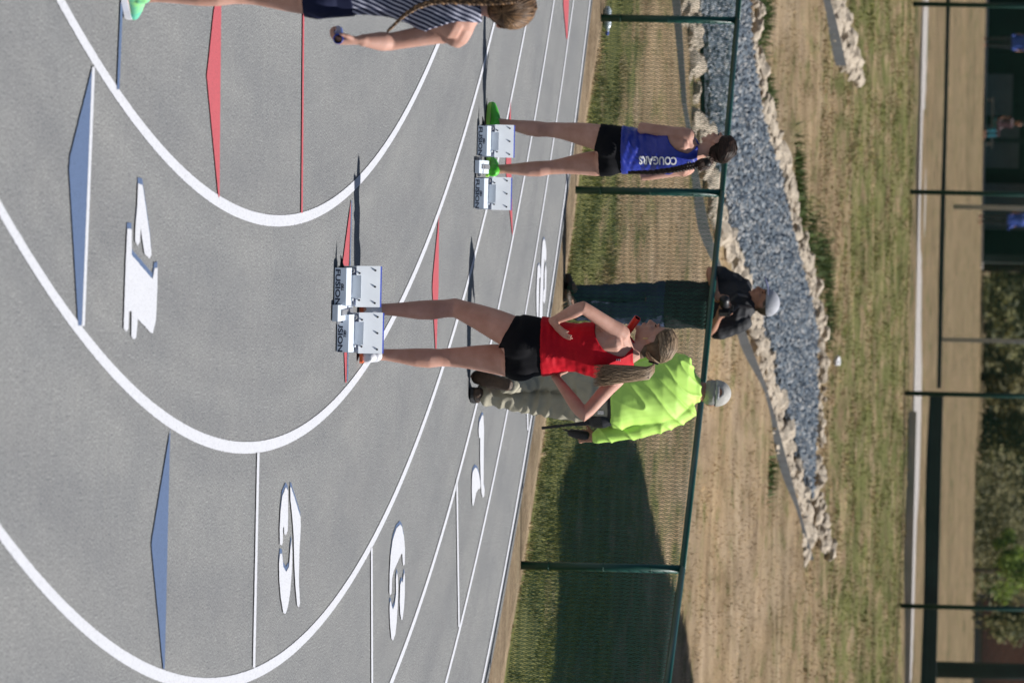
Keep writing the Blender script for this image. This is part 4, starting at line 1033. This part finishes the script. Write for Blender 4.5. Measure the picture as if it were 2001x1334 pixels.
# ---- man in black behind the fence ----------------------------------
def man_black():
    fy = 56.35; base = Vector((at(1110, 597, fy).x, fy, -.015)); D0 = fy
    root = empty('person', base, 'man in black polo shirt, jeans and pale cap holding a camera behind the low fence', 'person')
    def p(wp, u, dy=0): return at(wp, u, D0 + dy) - base
    F = Vector((-.62, -.785, 0)); L = Vector((-.785, .62, 0))     # L: his right side
    st = [(p(1262, 595), .13, .11, L, F), (p(1290, 594), .185, .14, L, F), (p(1330, 595), .18, .14, L, F), (p(1370, 596), .18, .14, L, F), (p(1410, 596), .195, .14, L, F),
          (p(1440, 595), .20, .13, L, F), (p(1458, 594), .17, .1, L, F), (p(1468, 592), .09, .075, L, F)]
    hipR, hipL = p(1285, 578, .05), p(1285, 614, -.05); knR, anR = p(1205, 573, .02), p(1133, 576, .03); knL, anL = p(1205, 612, -.08), p(1133, 607, -.05)
    shR, shL = p(1450, 560, .08), p(1450, 629, -.08)
    elR, wrR = p(1388, 530, .02), p(1399, 575, -.2); elL, wrL = p(1386, 650, -.12), p(1404, 620, -.3)
    Mh = head_frame(p(1492, 590, -.03), Vector((-.97, -.22, 0)), -.12)
    bm = bmesh.new(); torso(bm, st); add_leg(bm, hipL, knL, anL, F, 1.05); add_leg(bm, hipR, knR, anR, F, 1.05); add_arm(bm, shL, elL, wrL, 1.15); add_arm(bm, shR, elR, wrR, 1.15)
    tube(bm, [p(1458, 594), p(1474, 592, -.01), p(1484, 590, -.02)], [.07, .062, .06], 14); add_head(bm, Mh, 1.05); add_foot(bm, anL, F); add_foot(bm, anR, F)
    camc = p(1416, 602, -.30)
    add_hand(bm, wrR, camc + Vector((-.03, -.02, -.02)) - wrR, UPV, .7, 1.08); add_hand(bm, wrL, camc + Vector((.03, -.02, -.02)) - wrL, UPV, .7, 1.08)
    _, bme = finish_body(root, bm, M_skin2, .006)
    bm = bmesh.new(); loft(bm, [(p(1300, 594), .195, .155, L, F), (p(1330, 595), .198, .155, L, F), (p(1370, 596), .195, .152, L, F), (p(1410, 596), .208, .153, L, F), (p(1440, 595), .212, .142, L, F), (p(1459, 594), .18, .112, L, F), (p(1471, 592), .088, .08, L, F), (p(1476, 591), .078, .075, L, F)], 26)
    for sh, el in ((shL, elL), (shR, elR)): tube(bm, [lerp(sh, el, -.1), lerp(sh, el, .2), lerp(sh, el, .5), lerp(sh, el, .78)], [.07, .08, .08, .078], 16)
    wf = lambda q, n_: .008 * (.5 - abs(noise.noise(Vector((q.x * 9, q.y * 9, q.z * 9)))) * 2) + .004 * noise.noise(q * 22)
    from_me('polo_shirt', wrinkle(solid(bm, .007, 3), wf), M_polo, root, True)
    bm = bmesh.new(); loft(bm, [(p(1262, 595), .14, .12, L, F), (p(1285, 594), .192, .15, L, F), (p(1318, 595), .186, .147, L, F)], 24)
    for hp, kn, an in ((hipR, knR, anR), (hipL, knL, anL)): tube(bm, [lerp(hp, kn, -.1), lerp(hp, kn, .3), kn, lerp(kn, an, .5), lerp(kn, an, 1.1)], [.105, .1, .08, .074, .076], 16)
    from_me('jeans', wrinkle(solid(bm, .007, 3), wf), M_jean, root, True)
    for an in (anL, anR): shoe(an, F, .29, M_brown_b, M_dark, root, 0.0, 1.1)
    face_details(Mh, root, M_lip, M_eye, M_brow, 1.05)
    I = Mh.inverted(); S = Mh @ Matrix.Scale(1.05, 4)
    from_me('hair', shell(bme, hair_keep(Mh, lambda y: hairline(y) - .005, 1.05), .005, .004, 2), M_brow, root, True)
    bm = bmesh.new(); ell(bm, (0, -.008, .022), (.086, .107, .1), S, 24); cm = solid(bm, .006, 2)
    mcap = mat('pale_blue_grey_cap', (.43, .44, .48), (.32, .33, .37), 25, .8)
    cap = from_me('cap', shell(cm, lambda q: (I @ q).z > .032 + .1 * (I @ q).y, .0, .004, 5), mcap, root, True)
    r_ = Mh.col[0].xyz
    bm = bmesh.new(); tube(bm, [Mh @ Vector((0, .075, .045)), Mh @ Vector((0, .13, .046)), Mh @ Vector((0, .178, .036))], [(.078, .007, r_), (.074, .006, r_), (.045, .004, r_)], 16); from_bm('brim', bm, mat('navy_brim', (.1, .11, .2)), cap, True)
    # his camera
    co = empty('camera_body', base + camc, 'black camera on a neck strap held by the man in the pale cap', 'camera')
    mz = Matrix(((L.x, F.x, 0, 0), (L.y, F.y, 0, 0), (0, 0, 1, 0), (0, 0, 0, 1)))
    bm = bmesh.new(); box(bm, -.065, .065, -.03, .03, -.045, .045, mz); box(bm, -.025, .025, -.025, .025, .045, .07, mz); bmesh.ops.bevel(bm, geom=bm.edges[:], offset=.006, segments=2, affect='EDGES'); from_bm('case', bm, M_dark, co)
    bm = bmesh.new(); tube(bm, [F * .03, F * .075, F * .11], [.038, .037, .04], 20); from_bm('lens', bm, M_dark, co, True)
    bm = bmesh.new(); nb = p(1470, 600, -.09) - camc; tube(bm, [L * -.065 + UPV * .03, lerp(L * -.065, nb, .5) + F * .06, nb], [(.012, .002, L)] * 3, 6); nb2 = p(1468, 580, -.1) - camc; tube(bm, [L * .065 + UPV * .03, lerp(L * .065, nb2, .5) + F * .06, nb2], [(.012, .002, L)] * 3, 6); from_bm('neck_strap', bm, M_dark, co)
man_black()

# ---- runner with the blue baton, half in view ------------------------
def stripes():
    mt = bpy.data.materials.new('navy_white_stripes'); mt.use_nodes = True; n = mt.node_tree.nodes; l = mt.node_tree.links; b = n['Principled BSDF']; b.inputs['Roughness'].default_value = .7
    tc = n.new('ShaderNodeTexCoord'); mp = n.new('ShaderNodeMapping'); mp.inputs['Rotation'].default_value = (0, R_(-24), 0); l.new(tc.outputs['Object'], mp.inputs[0])
    wv = n.new('ShaderNodeTexWave'); wv.bands_direction = 'X'; wv.inputs['Scale'].default_value = 19; wv.inputs['Distortion'].default_value = 1.6; wv.inputs['Detail'].default_value = 1; wv.inputs['Detail Scale'].default_value = .6; l.new(mp.outputs[0], wv.inputs[0])
    r = n.new('ShaderNodeValToRGB'); r.color_ramp.interpolation = 'EASE'; r.color_ramp.elements[0].position = .66; r.color_ramp.elements[1].position = .76
    r.color_ramp.elements[0].color = (.012, .018, .055, 1); r.color_ramp.elements[1].color = (.46, .47, .58, 1); l.new(wv.outputs[0], r.inputs[0]); l.new(r.outputs[0], b.inputs['Base Color']); return mt
def runner_left():
    base = flat(237, -50, .003); D0 = base.y
    root = empty('person', base, 'runner in navy striped top and navy shorts carrying a blue baton in the right hand', 'person')
    def p(wp, u, dy=0): return at(wp, u, D0 + dy) - base
    F = Vector((-.2, .98, 0)); L = Vector((.98, .2, 0))
    st = [(p(560, -55), .10, .085, L, F), (p(590, -56), .150, .12, L, F), (p(630, -54), .172, .13, L, F), (p(670, -50), .158, .115, L, F), (p(720, -46), .142, .1, L, F), (p(765, -40), .14, .1, L, F),
          (p(810, -28), .152, .11, L, F), (p(855, -16), .168, .108, L, F), (p(890, -6), .168, .092, L, F), (p(920, 0), .13, .072, L, F), (p(940, 3), .07, .055, L, F)]
    def tor(bm):
        torso(bm, st)
        for s in (-1, 1): ell(bm, p(624, -54) - F * .040 + L * .072 * s, (.098, .098, .105))
        for s in (-1, 1): tube(bm, [p(915, 1) + L * .04 * s, p(898, -2) + L * .12 * s, p(890, -4) + L * .16 * s], [.05, .055, .05], 12); tube(bm, [p(888, -4) - F * .05 + L * .11 * s, p(845, -16) - F * .06 + L * .085 * s], [.05, .035], 12)
    hipR, hipL = p(600, -17), p(600, -95); knR, anR = p(482, -17, .03), p(276, -10, .0); knL, anL = p(482, -110, .1), p(276, -118, .15)
    shR, shL = p(894, 58, .04), p(894, -82, -.03); elR, wrR = p(762, 82, .0), p(706, 79, -.10); elL, wrL = p(762, -120), p(690, -110, .1)
    Mh = head_frame(p(990, 14, .02), Vector((-.25, .97, 0)), .0)
    def legs(bm, th=1.0): add_leg(bm, hipL, knL, anL, F, 1.0, th); add_leg(bm, hipR, knR, anR, F, 1.0, th)
    bm = bmesh.new(); tor(bm); legs(bm); tube(bm, [p(925, 2), p(948, 6, .01), p(968, 9, .02)], [.062, .052, .05], 14); add_head(bm, Mh)
    fd = Vector((.35, .93, 0)); add_foot(bm, anR, fd); add_foot(bm, anL, F); add_arm(bm, shL, elL, wrL); add_arm(bm, shR, elR, wrR, 1.03)
    # right hand closed round the baton
    bc = p(661, 77, -.15); hdv = (p(655, 81, -.10) - wrR).normalized()
    add_hand(bm, wrR, hdv, Vector((-.2, -1, .2)), .95, .98); add_hand(bm, wrL, wrL - elL, Vector((.3, 1, 0)), .6, .95)
    _, bme = finish_body(root, bm, M_skin)
    bm = bmesh.new(); tor(bm); legs(bm, 1.04); tme = solid(bm, .006, 3); z1, z0 = p(692, -50).z, p(603, 0).z
    from_me('shorts', shell(tme, lambda q: q.z < z1 and q.z > z0, .012), mat('navy_shorts', (.014, .018, .05), (.010, .013, .038), 9, .8, spec=.12), root, True)
    bm = bmesh.new(); tor(bm); tube(bm, [p(915, 1), p(940, 4)], [.062, .055], 14); tme = solid(bm, .006, 3)
    zh, zw, zn = p(687, -50).z, p(720, -46).z, p(943, 3).z; ax = [(s[0].z, s[0]) for s in st]
    def lat(q):
        for (a0, c0), (a1, c1) in zip(ax, ax[1:]):
            if q.z <= a1 or a1 == ax[-1][0]:
                c = lerp(c0, c1, max(0, min(1, (q.z - a0) / (a1 - a0)))); break
        d = q - c; return d.dot(L), d.dot(F)
    def keep(q):
        if q.z < zh: return False
        h = (q.z - zw) / (zn - zw); l_, f = lat(q)
        if h < .5: return True
        hw = lerp(.17, .075, ((h - .5) / .35) ** .6) if h < .85 else .075
        return abs(l_) < hw and h < .98
    top = from_me('striped_top', shell(tme, keep, lambda q: .010 + .006 * noise.noise(Vector((q.x * 14, q.y * 14, q.z * 22))), .003, 6), stripes(), root, True)
    shoe(anR, fd, .245, M_teal, M_wshoe, root, 0.0); shoe(anL, F, .245, M_teal, M_wshoe, root, 0.0)
    from_me('hair', shell(bme, hair_keep(Mh, hairline), .005, .004, 3), M_hb_m, root, True)
    from_bm('hair_strands', hair_strands(Mh, (0, -.93, -.3), 1500, 41, lift=1.07, rad=.0017), M_hair_m, root, True)
    braid([p(1010, 0, -.09), p(985, 2, -.105), p(955, 4, -.10), p(920, 4, -.11), p(880, 2, -.12), p(845, 4, -.13), p(815, 14, -.14), p(790, 30, -.14), p(757, 62, -.13)], .0125, 18, M_hair_m, root)
    baton(bc, bc + Vector((-.045, .28, -.03)), base, M_batblue, 'blue relay baton in the right hand of the runner in the striped top')
runner_left()
#@@PART3@@
# ------------------------------------------------------------------ beyond the far fence
M_conc = mat('pale_concrete', (.50, .46, .435), (.42, .385, .36), 3, .9, .2, 30)
M_steelgrey = mat('galvanised_steel', (.45, .48, .52), (.36, .39, .43), 4, .5, metal=.4)
M_wall_d = mat('dark_board', (.020, .030, .034), (.012, .018, .022), 2, .8)
M_dugout = mat('black_green_boards', (.012, .022, .022), (.007, .013, .013), 1.2, .85)
M_panel = mat('grey_panel', (.20, .20, .20), (.15, .15, .15), 2, .8)
M_brick = mat('red_brick', (.46, .25, .21), (.33, .16, .13), 9, .9)
M_bluebanner = mat('blue_banner', (.03, .07, .36), (.025, .055, .3), 3, .6)
M_bark = mat('grey_bark', (.14, .10, .075), (.08, .06, .045), 6, .95, .5, 25)
def strip(name, pts, wd, hgt, material, label, cat, kind=None):
    o0 = pts[0].copy(); bm = bmesh.new(); pr = None
    for p in pts:
        q = [bm.verts.new(p - o0 + Vector((0, dy, dz))) for dy, dz in ((0, -.05), (0, hgt), (wd, hgt), (wd, -.05))]
        if pr:
            for i in range(4): bm.faces.new((pr[i], pr[(i + 1) % 4], q[(i + 1) % 4], q[i]))
        else: bm.faces.new(q)
        pr = q
    bm.faces.new(pr); o = from_bm(name, bm, material); o.location = o0; return tag(o, label, cat, None, kind)
def gy(x, y): return Vector((x, y, zt(y)))
strip('path', [gy(-60, 121), gy(-6, 121), gy(60, 121)], 9.5, .03, M_conc, 'pale concrete path behind the tall fence', None, 'structure')
strip('kerb', [gy(1.0, 118.6), gy(3, 118.2), gy(30, 117.6)], .35, .12, M_conc, 'low grey kerb beside the pale path behind the tall fence', 'kerb')
strip('low_wall', [gy(.8, 137.5), gy(20, 135.5)], .5, .27, M_wall_d, 'low dark board wall along the near edge of the dry field', 'wall')
strip('low_wall', [gy(-40, 147), gy(-3, 147), gy(.75, 147)], .3, .085, M_wall_d, 'thin dark board along the dry field, lower than the wall beside it', 'wall')
def pole(u, wb, D, h, r, material, label):
    b = at(wb, u, D); b.z = zt(D); o = shade(cyl('pole', Vector(), Vector((0, 0, h)), r, material, None)); o.location = b
    bm = bmesh.new(); tube(bm, [Vector((0, 0, h - .02)), Vector((0, 0, h + .02))], [r * 1.3, r * .8], 10); from_bm('cap', bm, material, o)
    tag(o, label, 'pole')
pole(404, 1866, 165, 4.2, .055, M_steelgrey, 'grey steel pole standing in the dry field near a person in blue')
pole(663, 1832, 148, 4.2, .045, M_steelgrey, 'thin blue grey steel pole rising beside the dark board')
pole(1307, 1822, 139, 4.5, .16, M_wall_d, 'thick dark post at the end of the low dark wall')
# open shed with dark interior
sh = empty('shed', gy(-7.5, 231), 'long dark open shed with grey panels behind the dry field', 'shed')
def shbox(name, x0, x1, y0, y1, z0, z1, mt, par=sh):
    bm = bmesh.new(); box(bm, x0, x1, y0, y1, z0, z1); return from_bm(name, bm, mt, par)
shbox('back_wall', -14, 4.6, 3.0, 3.2, 0, 4.2, M_dugout); shbox('roof', -14.3, 4.9, -.6, 3.5, 3.6, 3.85, M_dugout)
shbox('side_wall', 4.35, 4.6, -.2, 3.0, 0, 3.6, M_dugout); shbox('floor_slab', -14, 4.8, -.9, 3.0, -.05, .06, M_conc)
for x in (-13.8, -9.0, -4.2, .6): shbox('post', x, x + .16, -.2, -.04, .06, 3.6, M_dugout)
for x0, x1, z1 in ((-1.55, -.2, .9), (.1, 1.5, 1.15), (2.0, 3.5, 1.7)): shbox('panel', x0, x1, 2.6, 2.75, .06, z1, M_panel)
bn = shbox('banner', -1.0, 1.9, -.35, -.3, 1.42, 2.1, M_bluebanner)
bn.parent = None; bn.location = sh.location; tag(bn, 'blue banner hung across the front of the dark shed', 'banner')
# people far behind, each a small continuous figure with clothes
def far_person(x, y, F, shirt, pants, skin, label, seated=False, hair=None):
    base = gy(x, y); root = empty('person', base, label, 'person'); L = Vector((-F.y, F.x, 0)) * -1
    def v(l, f, z): return L * l + F * f + UPV * z
    if seated: hz, hips = .42, [(s * .09, .0) for s in (-1, 1)]
    else: hz = .9
    bm = bmesh.new(); st = [(v(0, 0, hz - .05), .15, .11, L, F), (v(0, 0, hz + .1), .17, .12, L, F), (v(0, 0, hz + .3), .16, .11, L, F), (v(0, 0, hz + .46), .2, .11, L, F), (v(0, 0, hz + .53), .12, .08, L, F)]
    torso(bm, st)
    for s in (-1, 1):
        if seated: add_leg(bm, v(.09 * s, .05, hz), v(.12 * s, .42, hz + .04), v(.12 * s, .46, .08), F)
        else: add_leg(bm, v(.09 * s, 0, hz - .02), v(.1 * s, .02, .5), v(.1 * s, 0, .08), F)
        add_foot(bm, v(.11 * s, .46 if seated else 0, .08), F)
        add_arm(bm, v(.19 * s, 0, hz + .47), v(.25 * s, -.02, hz + .2), v(.2 * s, .15, hz + .02)); add_hand(bm, v(.2 * s, .15, hz + .02), F, UPV, .5)
    tube(bm, [v(0, 0, hz + .5), v(0, .02, hz + .62)], [.06, .055], 10); Mh = head_frame(v(0, .03, hz + .72), F); add_head(bm, Mh)
    me = solid(bm, .012, 2); from_me('body', me, skin, root, True)
    from_me('shirt', shell(me, lambda q: hz + .0 < q.z < hz + .535 and abs(q.dot(L)) < .24, .012, .004, 1), shirt, root, True)
    from_me('trousers', shell(me, lambda q: .12 < q.z <= hz + .02 and (q.z > hz - .1 or abs(q.dot(L)) < .2) and not (abs(q.dot(L)) > .17 and q.z > hz - .08 and q.dot(F) > .08), .010, .004, 1), pants, root, True)
    from_me('hair', shell(me, hair_keep(Mh, hairline), .012, .004, 1), hair or M_hair_d, root, True)
M_navyp = mat('navy_trousers', (.015, .017, .03)); M_cyan = mat('cyan_shorts', (.05, .30, .42)); M_blue2 = mat('blue_shirt', (.04, .09, .42), (.03, .07, .34), 5, .7); M_darkshirt = mat('dark_maroon_shirt', (.06, .02, .03))
far_person(at(1905, 82, 222).x, 222, Vector((0, -1, 0)), M_blue2, M_navyp, M_skin2, 'far person in blue shirt standing in front of the dark shed away from the pole')
far_person(at(1905, 427, 222).x, 222, Vector((.6, -.8, 0)), M_blue2, M_navyp, M_skin2, 'far person in blue shirt standing next to the grey steel pole')
far_person(at(1905, 238, 229.6).x, 229.6, Vector((.8, -.6, 0)), M_darkshirt, M_cyan, M_skin2, 'far person in dark shirt and cyan shorts sitting low in the dark shed', True)
bench = empty('bench', gy(at(1905, 238, 229.6).x, 229.7), 'low dark bench under the seated person in the shed', 'bench')
bm = bmesh.new(); box(bm, -.8, .8, -.22, .2, .26, .31); from_bm('seat', bm, M_panel, bench)
for x in (-.7, .7):
    bm = bmesh.new(); box(bm, x - .04, x + .04, -.18, .16, .0, .26); from_bm('leg', bm, M_panel, bench)
# trees: trunk, limbs, crown of leaf faces
def leaf_mat(name, c, c2):
    mt = mat(name, c, c2, 5, .7, island=True); n = mt.node_tree.nodes; l = mt.node_tree.links
    tr = n.new('ShaderNodeBsdfTranslucent'); mx = n.new('ShaderNodeMixShader'); mx.inputs[0].default_value = .45
    l.new(n['Color Ramp'].outputs[0], tr.inputs[0]); l.new(n['Principled BSDF'].outputs[0], mx.inputs[1]); l.new(tr.outputs[0], mx.inputs[2]); l.new(mx.outputs[0], n['Material Output'].inputs[0]); return mt
M_ol = leaf_mat('olive_leaves', (.30, .29, .11), (.09, .10, .04)); M_gr = leaf_mat('dark_green_leaves', (.13, .19, .06), (.035, .06, .02)); M_yg = leaf_mat('fresh_green_leaves', (.34, .46, .07), (.13, .20, .03)); M_br = leaf_mat('brownish_leaves', (.32, .29, .13), (.13, .125, .055)); M_dg = leaf_mat('deep_green_leaves', (.07, .095, .045), (.02, .032, .016))
def tree(x, y, h, rx, z0, leafm, seed, label, n=5000, size=.16, core=False, group=None):
    rr = random.Random(seed); base = gy(x, y); root = empty('tree', base, label, 'tree', group)
    bm = bmesh.new(); top = Vector((rr.uniform(-.3, .3), rr.uniform(-.3, .3), h * .7)); tube(bm, [Vector((0, 0, -.1)), Vector((.03, 0, h * .25)), top * .75, top], [h * .03, h * .024, h * .016, h * .006], 10)
    for k in range(9):
        a = rr.uniform(0, 6.28); t = rr.uniform(.2, .65); s = Vector((0, 0, h * t)); e_ = Vector((math.cos(a) * rx * .75, math.sin(a) * rx * .75, h * min(.95, t + .28)))
        tube(bm, [s, lerp(s, e_, .5) + Vector((0, 0, .1 * h * .3)), e_], [h * .012, h * .008, h * .003], 6)
    from_bm('trunk', bm, M_bark, root, True)
    cl = [(Vector((rr.gauss(0, .45) * rx, rr.gauss(0, .45) * rx, rr.uniform(z0, h))), rr.uniform(.25, .5) * rx) for _ in range(26)]
    V_, F_ = [], []
    for i in range(n):
        c, r = rr.choice(cl); d = Vector((rr.gauss(0, 1), rr.gauss(0, 1), rr.gauss(0, 1))).normalized() * r * rr.random() ** .4; q = c + d
        if q.z < z0 * .6: q.z = z0 * .6 + abs(q.z) * .2
        a = Vector((rr.gauss(0, 1), rr.gauss(0, 1), rr.gauss(0, 1))).normalized(); b = a.orthogonal().normalized(); s = size * rr.uniform(.6, 1.3); b0 = len(V_)
        V_ += [q - a * s, q + b * s * .5, q + a * s, q - b * s * .5]; F_.append((b0, b0 + 1, b0 + 2, b0 + 3))
    me = bpy.data.meshes.new('crown'); me.from_pydata(V_, [], F_); cr_ = from_me('crown', me, leafm, root); return root
for u, y, h, rx, z0, m_, lab in (
    (520, 236, 6.5, 2.6, .25, M_ol, 'olive brown tree with low branches next to the dark shed'),
    (640, 246, 7, 3.0, .3, M_ol, 'olive tree standing behind the thin steel pole'),
    (735, 238, 5, 2.0, .3, M_br, 'brownish thin tree beside the metal bleachers'),
    (870, 240, 6, 2.4, .25, M_ol, 'yellowish olive tree on the far side of the bleachers'),
    (985, 250, 8, 3.2, .2, M_gr, 'dark green tree between the olive trees and the fresh green bush'),
    (1040, 236, 4, 2.6, .1, M_br, 'low brown leafless looking tree in front of the dark green one')):
    tree(at(1905, u, y).x, y, h, rx, z0, m_, int(u), lab, 5200, .17, group='trees behind the dry field')
for u in (430, 560, 700, 800, 930, 1080, 1180, 1290, 1400):
    tree(at(1905, u, 275).x, 275 + (u % 7), 10, 4.2, .3, M_dg, u, 'tall deep green tree in the row farthest back', 5000, .3, group='row of tall trees farthest back')
tree(at(1905, 1112, 229).x, 229, 2.4, .8, .7, M_yg, 91, 'small fresh green bush beside the brick building', 2600, .09)
tree(at(1905, 1205, 231).x, 231, 2.3, .7, .5, M_ol, 92, 'small olive bush in front of the brick building', 2200, .09)
tree(at(1905, 1010, 231).x, 231, 1.3, 2.6, .05, M_br, 93, 'wide low brown hedge along the edge of the dry field', 4200, .10)
# brick building: walls of courses, roof, door, windows
bk = empty('brick_building', gy(at(1905, 1265, 238).x, 238), 'red brick building with dark roof behind the bushes', 'building')
bm = bmesh.new(); box(bm, -1.6, 7, .12, 6, 0, 3.0); from_bm('wall', bm, mat('mortar', (.36, .30, .27)), bk)
bmb = bmesh.new(); box(bmb, -.215, .215, 0, .118, 0, .13); bme_ = bpy.data.meshes.new('brick'); bmb.to_mesh(bme_); bmb.free(); bme_.materials.append(M_brick)
for r in range(11):
    for c in range(9):
        xx = -1.38 + c * .45 + (.225 if r % 2 else 0)
        if xx > 2.6: continue
        o = bpy.data.objects.new('brick', bme_); col.objects.link(o); o.parent = bk; o.location = (xx, 0, .3 + r * .15)
bm = bmesh.new(); prism(bm, [(-.5, 3.0), (3, 4.6), (6.5, 3.0)], -2, 7.4); from_bm('roof', bm, M_wall_d, bk)
bm = bmesh.new(); box(bm, 3.0, 4.0, .06, .118, 0, 2.1); dr = from_bm('door', bm, M_panel, bk)
bm = bmesh.new(); tube(bm, [(3.9, .02, 1.0), (3.9, .02, 1.12)], .02, 8); from_bm('handle', bm, M_steelgrey, dr)
# bleachers: planks on a frame
bl = empty('bleachers', gy(at(1905, 778, 252).x, 252), 'small metal bleachers with bright planks among the olive trees', 'bleachers')
for k in range(5):
    bm = bmesh.new(); box(bm, -.8, .8, k * .6, k * .6 + .26, .55 + k * .32, .60 + k * .32); from_bm('seat_plank', bm, M_silver, bl)
    bm = bmesh.new(); box(bm, -.8, .8, k * .6 - .3, k * .6 - .05, .28 + k * .32, .32 + k * .32); from_bm('foot_plank', bm, M_steelgrey, bl)
for x in (-.7, 0, .7):
    bm = bmesh.new(); tube(bm, [(x, -.3, .05), (x, 2.7, 1.8)], .03, 8); tube(bm, [(x, 2.6, 0), (x, 2.6, 1.75)], .03, 8); tube(bm, [(x, 0, .0), (x, 0, .55)], .03, 8); from_bm('frame', bm, M_steelgrey, bl)

# ------------------------------------------------------------------ small things on the turf
def litter(wp, u, label, mt, s):
    c = gnd(wp, u); bm = bmesh.new(); bmesh.ops.create_icosphere(bm, subdivisions=3, radius=s)
    for v in bm.verts:
        v.co *= 1 + .5 * noise.noise(v.co * 30 / s * .05) ; v.co.z = v.co.z * .6 + s * .4
    o = from_bm('litter', bm, mt, None); o.location = c; tag(o, label, 'litter')
litter(1632, 706, 'crumpled white paper lying on the turf beyond the gravel', M_white_c, .07)
wb = empty('water_bottle', Vector((flat(1174, 40, 0).x, 59.9, zt(59.9))), 'small clear water bottle lying in the grass behind the low fence', 'bottle')
bm = bmesh.new(); tube(bm, [(-.1, 0, .035), (-.08, 0, .035), (.05, .02, .035), (.075, .025, .035), (.1, .03, .035)], [.02, .033, .033, .02, .013], 12); from_bm('bottle_body', bm, mat('clear_plastic', (.6, .68, .75), (.5, .58, .66), 9, .2), wb, True)
bm = bmesh.new(); tube(bm, [(.1, .03, .035), (.122, .034, .035)], .015, 10); from_bm('cap', bm, M_bluepad, wb, True)
# unseen tree, added right of the frame to cast the shadow on the turf
def added_shade_tree():
    rr = random.Random(77); off = sun_dir / sun_dir.z
    base = Vector((7.6, 63.2, zt(63.2))); root = empty('tree', base, 'unseen tree added right of the view to shade the turf behind the low fence', 'tree')
    bm = bmesh.new(); tube(bm, [(0, 0, -.1), (0, .05, 2), (-.1, 0, 4.5), (-.2, 0, 7)], [.3, .24, .18, .06], 12)
    for k in range(10):
        a = k * .63; z = 2.6 + .3 * k; tube(bm, [(0, 0, z), (math.cos(a) * 1.2, math.sin(a) * 2, z + .8), (math.cos(a) * 2, math.sin(a) * 3.6, z + 1.4)], [.1, .06, .02], 7)
    from_bm('trunk', bm, M_bark, root, True)
    V_, F_ = [], []
    # crown clumps are set so that their shade covers the turf between the fence and the dry strip
    spots = []
    edge = [Vector((x_, y_, 0)) for x_, y_ in ((1190, 850), (1228, 866), (1262, 960), (1290, 1060), (1318, 1180), (1337, 1270), (1345, 1420), (1078, 1420), (1082, 1330), (1096, 1100), (1092, 985), (1112, 925), (1138, 862))]
    # solid heart of the crown, its outline shaped from the wanted shadow
    G = [gnd(e_.x, e_.y) for e_ in edge]; P = []
    for i in range(len(G)):
        p0, p1, p2, p3 = G[i - 1], G[i], G[(i + 1) % len(G)], G[(i + 2) % len(G)]
        for t in [k / 8 for k in range(8)]:
            P.append(.5 * ((2 * p1) + (p2 - p0) * t + (2 * p0 - 5 * p1 + 4 * p2 - p3) * t * t + (3 * p1 - p0 - 3 * p2 + p3) * t ** 3))
    cen = sum(P, Vector()) / len(P); bm = bmesh.new(); lay = []
    for H, sc_ in ((5.0, .55), (5.25, .9), (5.7, 1.0), (6.5, .92), (7.1, .6)):
        lay.append([bm.verts.new(cen + (q - cen) * (sc_ * (1 + .025 * noise.noise(Vector((q.x * 2, q.y * 1.2, H))))) + off * H - base) for q in P])
    for A_, B_ in zip(lay, lay[1:]):
        for k in range(len(P)): bm.faces.new((A_[k], A_[(k + 1) % len(P)], B_[(k + 1) % len(P)], B_[k]))
    bm.faces.new(lay[0][::-1]); bm.faces.new(lay[-1]); bmesh.ops.triangulate(bm, faces=[f for f in bm.faces if len(f.verts) > 4])
    hv = [(q.co.copy(), (q.co + base - off * 6 - cen).normalized()) for Lr in lay for q in Lr]
    for A_, B_, sA, sB in ((lay[0], lay[0], 1, .0), (lay[0], lay[1], 1, 1), (lay[1], lay[2], 1, 1)):
        for k in range(len(P)):
            c0_ = sum((q.co for q in A_), Vector()) / len(A_)
            for t in (0, .25, .5, .75): hv.append((lerp(A_[k].co, B_[k].co, t) if sB else lerp(A_[k].co, c0_, t), Vector((0, 0, -1))))
    for q, nn in hv:
        for i in range(9):
            a = Vector((rr.gauss(0, 1), rr.gauss(0, 1), rr.gauss(0, .7))).normalized(); b = a.orthogonal().normalized(); s_ = rr.uniform(.07, .14); b0 = len(V_)
            q2 = q + Vector((rr.uniform(-.12, .02) * nn.x, rr.uniform(-.3, .3), rr.uniform(-.22, .15)))
            V_ += [q2 - a * s_, q2 + b * s_ * .6, q2 + a * s_, q2 - b * s_ * .6]; F_.append((b0, b0 + 1, b0 + 2, b0 + 3))
    from_bm('crown_shadow_core', bm, M_gr, root)
    while len(spots) < 260:
        wp, u = rr.uniform(1075, 1350), rr.uniform(900, 1420)
        if inside(wp, u, edge): g = gnd(wp, u); spots.append((cen + (g - cen) * .9 + off * (5.4 + rr.uniform(0, 1.2)) - base, .2))
    for c, r in spots:
        for i in range(46):
            d = Vector((rr.gauss(0, 1), rr.gauss(0, 1), rr.gauss(0, .8))).normalized() * r * rr.random() ** .45; q = c + d
            a = Vector((rr.gauss(0, 1), rr.gauss(0, 1), rr.gauss(0, .5))).normalized(); b = a.orthogonal().normalized(); s = rr.uniform(.09, .16); b0 = len(V_)
            V_ += [q - a * s, q + b * s * .6, q + a * s, q - b * s * .6]; F_.append((b0, b0 + 1, b0 + 2, b0 + 3))
    me = bpy.data.meshes.new('crown'); me.from_pydata(V_, [], F_); from_me('crown', me, M_gr, root)
    print('crown min x', min(c.x + base.x - r for c, r in spots), 'z', min(c.z + base.z - r for c, r in spots))
added_shade_tree()
